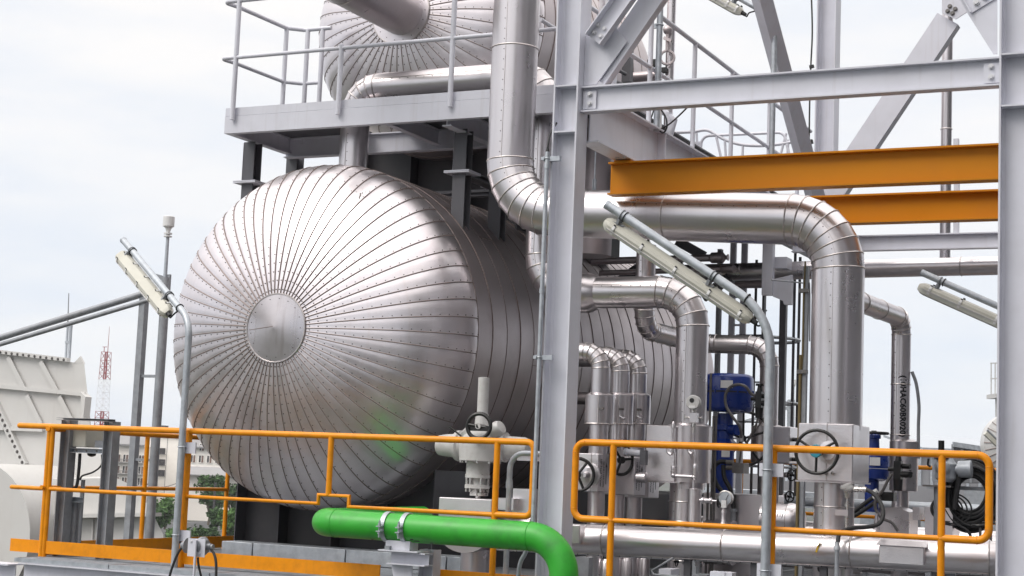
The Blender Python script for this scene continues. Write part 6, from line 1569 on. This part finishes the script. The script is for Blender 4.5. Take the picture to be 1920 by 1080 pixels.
def hoops():
    Yh_ = 18.5; P = lambda x, y, dy=0: at(x, y, Y=Yh_+dy)
    t = thing('ladder_hoop_rail', 'curved grey ladder hoop railing above the orange beam', 'railing')
    MB().tube(smooth_path([P(1258, 249), P(1300, 247), P(1325, 244), P(1345, 254), P(1360, 262), P(1390, 271), P(1430, 273), P(1470, 269), P(1500, 262)], 5), .02, 8).obj('hoop', 'grey_paint', t)
    p, _ = fillet([P(1313, 290), P(1316, 255), P(1470, 248), P(1482, 300)], .1, 5); MB().tube(p, .018, 8).obj('hoop', 'grey_paint', t)
    for a, b in (((1343, 256), (1352, 296)), ((1359, 262), (1361, 296)), ((1393, 271), (1392, 296)), ((1474, 250), (1462, 296)), ((1306, 250), (1308, 282)), ((1478, 262), (1476, 296))): MB().cyl(P(*a), P(*b), .016, .016, 8).obj('strap', 'grey_paint', t)
    for a in ((1306, 273), ): q = P(*a); MB().box((q.x-.04, Yh_, q.z-.12), (q.x+.04, Yh_+.05, q.z+.05)).obj('bracket', 'grey_paint', t, 0)
    g = thing('far_railing', 'short grey railing end behind the dark leaning brace', 'railing')
    MB().tube([at(1470, 210, Y=18), at(1502, 236, Y=18), at(1494, 262, Y=18)], .025, 8).tube([at(1496, 240, Y=18), at(1494, 300, Y=18)], .025, 8).obj('rail_end', 'grey_paint', g)
    g = thing('stair_rail', 'stub of sloping grey handrail under the pale cross beam', 'railing')
    MB().tube([at(1243, 208, Y=14), at(1264, 226, Y=14), at(1256, 252, Y=14)], .034, 10).obj('rail_end', 'grey_paint', g)
    MB().cyl(at(1253, 212, Y=14), at(1256, 262, Y=14), .035, .035, 10).obj('post', 'grey_paint', g)
    b_ = thing('junction_bracket', 'white bracket with looping black cable on top of the deep side beam', 'bracket')
    MB().prism([at(x, y, Y=12.5) for x, y in ((1227, 205), (1237, 205), (1237, 240), (1204, 236), (1204, 231), (1226, 231))], (0, .05, 0)).obj('bracket', 'label_white', b_, 0)
    MB().tube(smooth_path([at(x, y, Y=12.45) for x, y in ((1240, 206), (1249, 222), (1250, 240), (1243, 249), (1236, 243), (1242, 240), (1256, 232), (1275, 215), (1292, 198))], 6), .007, 6).tube(smooth_path([at(x, y, Y=12.48) for x, y in ((1226, 205), (1222, 218), (1217, 228))], 5), .007, 6).obj('cable', 'rubber', b_)
    v = thing('relief_line', 'slim vertical pipe with hook shaped turnbuckle near the upper railing', 'pipe')
    Yv = 15.0; x = at(1258, 60, Y=Yv).x
    MB().cyl((x, Yv, 3.9), (x, Yv, 6.8), .045, .045, 14).obj('pipe_run', 'clad', v)
    q = at(1252, 70, Y=Yv-.1); MB().torus(at(1251, 108, Y=Yv-.1), V((.4, -1, 0)), .07, .014, 16, 6).cyl(at(1251, 95, Y=Yv-.1), at(1252, 60, Y=Yv-.1), .02, .02, 8).sphere(at(1252, 56, Y=Yv-.1), .05, 10, 6).bar(at(1245, 71, Y=Yv-.12), at(1259, 77, Y=Yv-.12), .03, .03).obj('turnbuckle', 'clad_body', v)
    MB().box((x-.12, Yv-.12, at(1250, 135, Y=Yv).z-.02), (x+.0, Yv-.02, at(1250, 135, Y=Yv).z+.02)).obj('clip', 'black', v, 0)
    MB().box((x-.2, Yv-.12, at(1228, 122, Y=Yv).z-.03), (x-.1, Yv-.02, at(1228, 122, Y=Yv).z+.03)).obj('clip', 'black', v, 0)
    one('hung_cable', 'thin black cable hanging left of the rear column', 'cable', MB().tube(smooth_path([at(x, y, Y=15.7) for x, y in ((1521, -20), (1523, 60), (1520, 130), (1518, 200), (1517, 290), (1518, 340))], 6), .0085, 6).bar(at(1518, 126, Y=15.7), at(1526, 124, Y=15.7), .03, .03).bar(at(1517, 267, Y=15.7), at(1524, 265, Y=15.7), .04, .04), 'rubber')
    n = thing('tank_nozzle', 'clad nozzle pipe on the flank of the upper tank under the railing', 'nozzle')
    MB().cyl(at(1188, 145, Y=16.0), at(1240, 141, Y=16.0), .055, .055, 14).obj('nozzle', 'clad_body', n)
    q = thing('tank_saddle_strap', 'vertical grey stiffener band beside the upper tank', 'strap')
    MB().bar(at(1176, 155, Y=15.6), at(1178, 60, Y=15.6), .1, .08).obj('strap', 'grey_paint_dark_shaded', q, 0)
    for a, b in (((1163, 82), (1175, 88)), ((1151, 127), (1173, 139)), ((1151, 152), (1165, 157))): MB().cyl(at(*a, Y=15.2), at(*b, Y=15.4), .02, .02, 8).obj('rung', 'grey_paint_dark_shaded', q)
    w = thing('cladding_pipe', 'bright vertical clad pipe in the gap right of the middle column', 'pipe')
    a = at(1136, 130, Y=13.0); MB().cyl((a.x, 13.0, 3.75), (a.x, 13.0, 5.6), .085, .085, 20).obj('pipe_run', 'clad', w); MB().box((a.x+.07, 12.95, 3.75), (a.x+.1, 13.02, 5.0)).obj('edge_angle', 'grey_paint', w, 0)
    w = thing('hanger_rod', 'thin hanger rod with turnbuckle between the column and the orange beam', 'rod')
    a = at(1115, 330, Y=12.9); b = at(1115, 290, Y=12.9); MB().cyl((a.x, 12.9, 3.1), (a.x, 12.9, 3.75), .007, .007, 8).box((a.x-.016, 12.89, at(1114, 358, Y=12.9).z), (a.x-.010, 12.91, at(1114, 336, Y=12.9).z)).box((a.x+.010, 12.89, at(1114, 358, Y=12.9).z), (a.x+.016, 12.91, at(1114, 336, Y=12.9).z)).obj('rod', 'galv', w)
    w = thing('vapour_riser', 'dark wide clad riser behind the turnbuckle rod', 'pipe'); a = at(1115, 320, Y=13.6); MB().cyl((a.x-.05, 13.7, 2.9), (a.x-.05, 13.7, 4.4), .19, .19, 24).obj('pipe_run', 'clad_body', w)
hoops()

# ================================================================== left portal frame with junction box
def portal():
    Yp = 11.07; t = thing('portal_frame', 'dark galvanised H-post frame standing behind the front railing at the left corner', 'frame')
    xa = at(123, 850, Y=Yp).x+.02; xb = at(207, 850, Y=Yp).x+.0
    zt = at(160, 789, Y=Yp).z
    for x in (xa, xb): MB().ibeam((x, Yp, .0), (x, Yp, zt), .10, .10, .008, .007, up=X_).obj('post', 'galv_dull', t, 0)
    MB().chan((xa-.045, Yp-.03, zt+.008), (xb+.055, Yp-.03, zt+.008), .02, .09, .004, up=Z_).obj('top_channel', 'galv_dull', t, 0)
    zc = at(160, 845, Y=Yp).z; MB().chan((xa+.05, Yp+.02, zc), (xb-.05, Yp+.02, zc), .04, .05, .004, up=Z_).obj('cross_channel', 'galv', t, 0)
    for k in (.2, .5, .8): bolt_obj((xa+.05+(xb-xa-.1)*k, Yp-.03, zc), -Y_, t, .008, .008, 'steel_dark')
    j = thing('junction_box', 'pale yellow-grey junction box fixed inside the dark portal frame', 'junction box')
    a, b = at(138, 804, Y=Yp+.03), at(164, 841, Y=Yp+.03); mb = MB(); bevel_box(mb, (a.x, Yp+.0, zc+.03), (b.x+.0, Yp+.26, a.z), .006); mb.obj('box', 'cream', j, 20)
    # small junction underneath
    MB().lathe(at(172, 850, Y=Yp+.05), V((0, 0, -1)), [(0, .04), (.02, .035), (.03, .01)], 14).obj('gland', 'black', j)
    MB().tube(smooth_path([at(150, 850, Y=Yp+.05), at(148, 880, Y=Yp+.05), at(144, 910, Y=Yp+.05), at(137, 916, Y=Yp+.05)], 6), .014, 8).tube(smooth_path([at(191, 852, Y=Yp+.05), at(190, 872, Y=Yp+.05), at(175, 885, Y=Yp+.05), at(155, 892, Y=Yp+.05), at(150, 900, Y=Yp+.05)], 6), .008, 8).obj('cable', 'rubber', j)
    a, b = at(181, 826, Y=Yp+.06), at(196, 840, Y=Yp+.06); MB().box((a.x, Yp+.04, b.z), (b.x, Yp+.14, a.z)).obj('side_bracket', 'galv_dull', j, 0)
    s_ = thing('pipe_stand', 'short galvanised pipe pair clamped between the dark H-posts', 'stand')
    x = at(140, 960, Y=Yp+.12).x; z = at(140, 936, Y=Yp+.12).z
    MB().cyl((x, Yp+.12, 0), (x, Yp+.12, z-.02), .036, .036, 14).cyl((x+.07, Yp+.12, 0), (x+.07, Yp+.12, at(150, 900, Y=Yp).z), .018, .018, 10).obj('tube', 'galv_dull', s_)
    MB().chan((x-.1, Yp+.08, z), (x+.12, Yp+.08, z), .045, .04, .004, up=Z_).obj('clamp_channel', 'galv', s_, 0)
portal()
def front_box():
    Yb = 10.35; P = lambda x, y, dy=0: at(x, y, Y=Yb+dy)
    t = thing('junction_box', 'small grey junction box on an angle post with looping black cables at the bottom edge', 'junction box')
    a, b = P(353, 1009), P(383, 1045); mb = MB(); mb.box((a.x, Yb, b.z), (b.x, Yb+.006, a.z)).obj('back_plate', 'grey_paint', t, 0)
    x = P(369, 1050).x; MB().prism([(x-.022, Yb-.002, -.6), (x-.004, Yb-.002, -.6), (x+.022, Yb-.045, -.6), (x+.018, Yb-.052, -.6), (x-.008, Yb-.012, -.6), (x-.022, Yb-.012, -.6)], (0, 0, a.z+.6-.008)).obj('angle_post', 'grey_paint', t, 0)
    for p in ((359, 1015), (374, 1038)): bolt_obj(P(*p), -Y_, t, .008, .006, 'bolt')
    c = P(386, 1027, .06); MB().lathe(P(376, 1024, .06), V((1, 0, 0)), [(0, .07), (.03, .075), (.06, .05), (.061, .025), (.1, .025), (.101, .02), (.12, .02)], 18).obj('conduit_body', 'galv_dull', t)
    MB().lathe(P(352, 1023, .06), V((-1, 0, 0)), [(0, .06), (.01, .06), (.012, .03), (.05, .028), (.06, .02)], 14).obj('cable_gland', 'galv_dull', t)
    MB().tube(smooth_path([P(348, 1023, .06), P(338, 1030, .05), P(328, 1050, .04), P(318, 1080, .03), P(312, 1110, .02)], 6), .0105, 8).tube(smooth_path([P(394, 1028, .06), P(401, 1038, .05), P(405, 1055, .04), P(405, 1085, .03), P(404, 1110, .02)], 6), .0105, 8).tube(smooth_path([P(371, 1045, .03), P(372, 1058, .03), P(378, 1085, .03)], 5), .009, 8).obj('cable', 'rubber', t)
front_box()
# clamp box at the bottom edge below the header
a = at(1356, 1072, Y=11.0); one('floor_box', 'small pale grey box at the bottom edge between the railing posts', 'box', MB().box((a.x-.08, 10.95, -.3), (a.x+.08, 11.05, a.z)).box((a.x-.01, 10.94, -.3), (a.x+.03, 10.95, a.z+.006)), 'grey_paint', ang=0)

# ================================================================== far right background
def backdrop_right():
    D = 60
    t, a, b, u, L, nrm, zt = bld('grey_shed', 'grey galvanised plant building beyond the right railing', 1725, 1905, 848, 60, 10, 'roof_grey')
    for k in range(9): MB().bar(a+u*(L*k/8)+nrm*.03+Z_*.2, a+u*(L*k/8)+nrm*.03+Z_*(zt-GZ), .1, .1).obj('wall_rib', 'galv', t, 0)
    MB().prism([a+Z_*(zt-GZ)+nrm*.4, b+Z_*(zt-GZ)+nrm*.4, b+Z_*(zt-GZ)-nrm*6+Z_*.6, a+Z_*(zt-GZ)-nrm*6+Z_*.6], Z_*.1).obj('roof', 'galv', t, 0)
    s_ = thing('round_tank', 'grey round roofed tank rising behind the plant building', 'tank')
    c = far(1790, 850, 85); r = 3.1; cz = c.z
    MB().lathe((c.x, c.y, GZ), Z_, [(0, r), (cz-GZ, r), (cz-GZ+.35, r*.6), (cz-GZ+.5, .1)], 40).obj('shell', 'roof_grey', s_)
    dk = thing('dark_duct', 'dark ribbed duct with sloping top on the plant building', 'duct')
    D2 = 40; q = [far(x, y, D2) for x, y in ((1787, 833), (1872, 846), (1872, 905), (1787, 905))]
    MB().prism(q, (0, 1.5, 0)).obj('casing', 'roof_grey', dk, 0)
    for k in range(6):
        p = q[0].lerp(q[1], k/5); p2 = q[3].lerp(q[2], k/5); MB().bar(p-Y_*.03, p2-Y_*.03, .06, .06).obj('rib', 'galv_dull', dk, 0)
    MB().bar(q[0]-Y_*.05, q[1]-Y_*.05, .1, .12).obj('top_edge', 'galv', dk, 0)
    wm = thing('fan_casing', 'white ribbed round casing peeping out beside the right column', 'casing')
    c = far(1905, 832, 34); d = V((.35, -.93, 0)); r = .66
    MB().lathe(c, d, [(-.4, r), (0, r), (.12, r*.6), (.2, .02)], 40).obj('disc', 'white_paint', wm)
    dd, a_, b_ = frame(d)
    for k in range(26):
        f = 2*math.pi*k/26; v = a_*math.cos(f)+b_*math.sin(f); MB().tube([c+v*r*1.0+dd*.01, c+v*r*.6+dd*.13, c+v*.05+dd*.2], .008, 5).obj('rib', 'seam', wm)
    fl = thing('far_lamp', 'tiny far lamp fitting in front of the white ribbed casing', 'lamp')
    MB().bar(far(1847, 812, 33), far(1872, 836, 33), .1, .08).obj('housing', 'cream', fl, 0); MB().cyl(far(1851, 806, 33), far(1875, 830, 33), .025, .025, 8).obj('arm', 'galv_dull', fl)
    fr = thing('far_platform', 'small far white platform with railing beside the right column', 'platform')
    D3 = 75; P = lambda x, y, e=0: far(x, y, D3+e)
    MB().bar(P(1858, 743), P(1900, 743), 1.4, .2).obj('deck', 'white_paint', fr, 0)
    for x in (1858.5, 1866, 1878): MB().bar(P(x, 740), P(x, 681), .05, .05).obj('post', 'white_paint', fr, 0)
    for y in (681, 710): MB().bar(P(1857, y), P(1900, y-1), .05, .05).obj('top_rail', 'white_paint', fr, 0)
    MB().bar(P(1869, 745), P(1869, 900), .12, .12).obj('column', 'white_paint', fr, 0)
    for (px, h, lab) in ((1482, 708, 'distant beacon on a thin mast seen through the pipes'), ):
        b1 = thing('far_beacon', lab, 'beacon'); p = far(1487, 900, 40); q = far(1488.5, 712, 40)
        MB().cyl((q.x, q.y, p.z-3), (q.x, q.y, q.z-.2), .03, .02, 8).obj('mast', 'galv_dull', b1); MB().cyl((q.x, q.y, q.z-.12), (q.x, q.y, q.z), .055, .055, 10).cyl((q.x, q.y, q.z-.2), (q.x, q.y, q.z-.12), .02, .05, 10).obj('lamp_head', 'label_white', b1)
    fs = thing('far_gantry', 'distant galvanised gantry with sloping member between the pipes', 'frame')
    MB().bar(far(1480, 950, 40), far(1480, 750, 40), .09, .09).bar(far(1487, 950, 40), far(1487, 752, 40), .06, .06).bar(far(1478, 751, 40), far(1490, 752, 40), .06, .06).bar(far(1458, 771, 40), far(1482, 763, 40), .05, .08).bar(far(1380, 795, 40), far(1462, 772, 40), .05, .08).obj('frame', 'galv', fs, 0)
    # low plant roofs behind the pipework
    t = thing('plant_roof', 'low pale grey plant roof with cable trays seen through the pipework', 'roof')
    for i, (y, x0, x1, d_, h) in enumerate(((885, 1330, 1520, 34, .5), (915, 1330, 1530, 30, .28), (905, 1590, 1760, 33, .6), (940, 1590, 1880, 28, .5))):
        a = far(x0, y, d_); b = far(x1, y, d_); b.z = a.z; MB().bar(a-Z_*h/2, b-Z_*h/2, 2.0, h, up=Z_).obj('roof_bay', 'galv' if i % 2 else 'roof_grey', t, 0)
    for k in range(6): a = far(1475+k*9, 902, 31); MB().bar(a, a+Z_*.55, .05, .05).obj('tray_post', 'galv', t, 0)
    a = far(1497, 890, 90); one('clay_roof', 'tiny far clay coloured roof between the valves', 'roof', MB().prism([a, a+V((2.2, 0, 0)), a+V((1.4, 0, .9)), a+V((.6, 0, .9))], (0, 3, 0)), 'terracotta', ang=0)
    tr = far(1640, 925, 24); one('cable_cabinet', 'galvanised cabinet wall beyond the smaller blue actuator', 'cabinet', MB().box((tr.x+1.3, tr.y, -1.5), (tr.x+2.2, tr.y+1, .9)).box((tr.x-.3, tr.y+1.5, -1.5), (tr.x+3.4, tr.y+2, .45)), 'galv', ang=0)
backdrop_right()
# low dark machinery rows under the pipework, to fill the pipe alley
def alley():
    for i, (x0, x1, y, z, r, m_, lab) in enumerate((( -5.6, -1.5, 14.2, .22, .08, 'clad_body', 'lower alley pipe just above the grating'), (-5.6, -1.5, 15.6, .42, .10, 'clad', 'upper alley pipe beyond the valve covers'), (-5.6, -1.0, 16.4, .7, .05, 'galv', 'thin galvanised alley pipe in front of the rear railing'))):
        t = thing('alley_pipe', lab, 'pipe'); MB().cyl((x0, y, z), (x1, y, z), r, r, 18).obj('pipe_run', m_, t)
        for x in (x0+.8, x0+2.2, x0+3.5): MB().box((x-.04, y-.04, 0), (x+.04, y+.04, z-r)).obj('support', 'galv_dull', t, 0)
    # supports row at floor
    for i in range(5):
        x = -4.4+.62*i; one('floor_stand', ('first', 'second', 'third', 'fourth', 'last')[i]+' small galvanised stand on the grating behind the header, counted from the column', 'stand', MB().box((x, 12.5, 0), (x+.16, 12.66, .13)).box((x+.02, 12.52, .13), (x+.06, 12.6, .34)), 'galv_dull', 'small floor stands', ang=0)
alley()
# paint drips, rust marks

p = at(676, 368, Y=12.25)
# scrape marks on the domed tank end
sm_ = MB()
for px, py, s_ in ((676, 366, 1), (674, 371, .8), (680, 363, .5), (668, 360, .35), (686, 361, .3)):
    lo_, hi_ = TY-1.0, TY
    for _ in range(40):
        mid_ = (lo_+hi_)/2; q = at(px, py, Y=mid_); rr = math.hypot(q.x-TX, q.z-TZ)
        ys_ = TY-.5*TR*math.sqrt(max(0, 1-(rr/TR)**2))
        if mid_ < ys_: lo_ = mid_
        else: hi_ = mid_
    q = at(px, py, Y=hi_); nn = V(((q.x-TX)/TR**2, -4*(TY-q.y)/TR**2, (q.z-TZ)/TR**2)).normalized(); q = q+nn*.007
    d_, a_, b_ = frame(nn); sm_.add([q-a_*.008*s_-b_*.02*s_, q+a_*.006*s_-b_*.014*s_, q+a_*.009*s_+b_*.02*s_, q-a_*.004*s_+b_*.024*s_], [(0, 1, 2, 3)])
sm_.obj('scrape_mark', 'steel_dark', TK1, 0)
# thin air between the plant and the town
hz = MB().box((-900, -70, GZ-1), (260, 900, 48)).obj('haze', 'haze', None, 0); hz['kind'] = 'stuff'
# ================================================================== tidy: move origins of things to their base
bpy.context.view_layer.update()
for o in [o for o in bpy.data.objects if o.parent is None and o.type in ('MESH', 'EMPTY')]:
    if o.location.length > 1e-6 or o.get('kind') == 'structure': continue
    pts = []
    for q in [o]+list(o.children):
        if q.type == 'MESH' and len(q.data.vertices):
            M_ = q.matrix_world; pts += [M_@V(c) for c in q.bound_box]
    if not pts: continue
    lo = V([min(p[i] for p in pts) for i in range(3)]); hi = V([max(p[i] for p in pts) for i in range(3)])
    c = V(((lo.x+hi.x)/2, (lo.y+hi.y)/2, lo.z))
    if o.type == 'MESH': o.data.transform(Matrix.Translation(-c))
    for q in o.children: q.location = q.location-c
    o.location = c
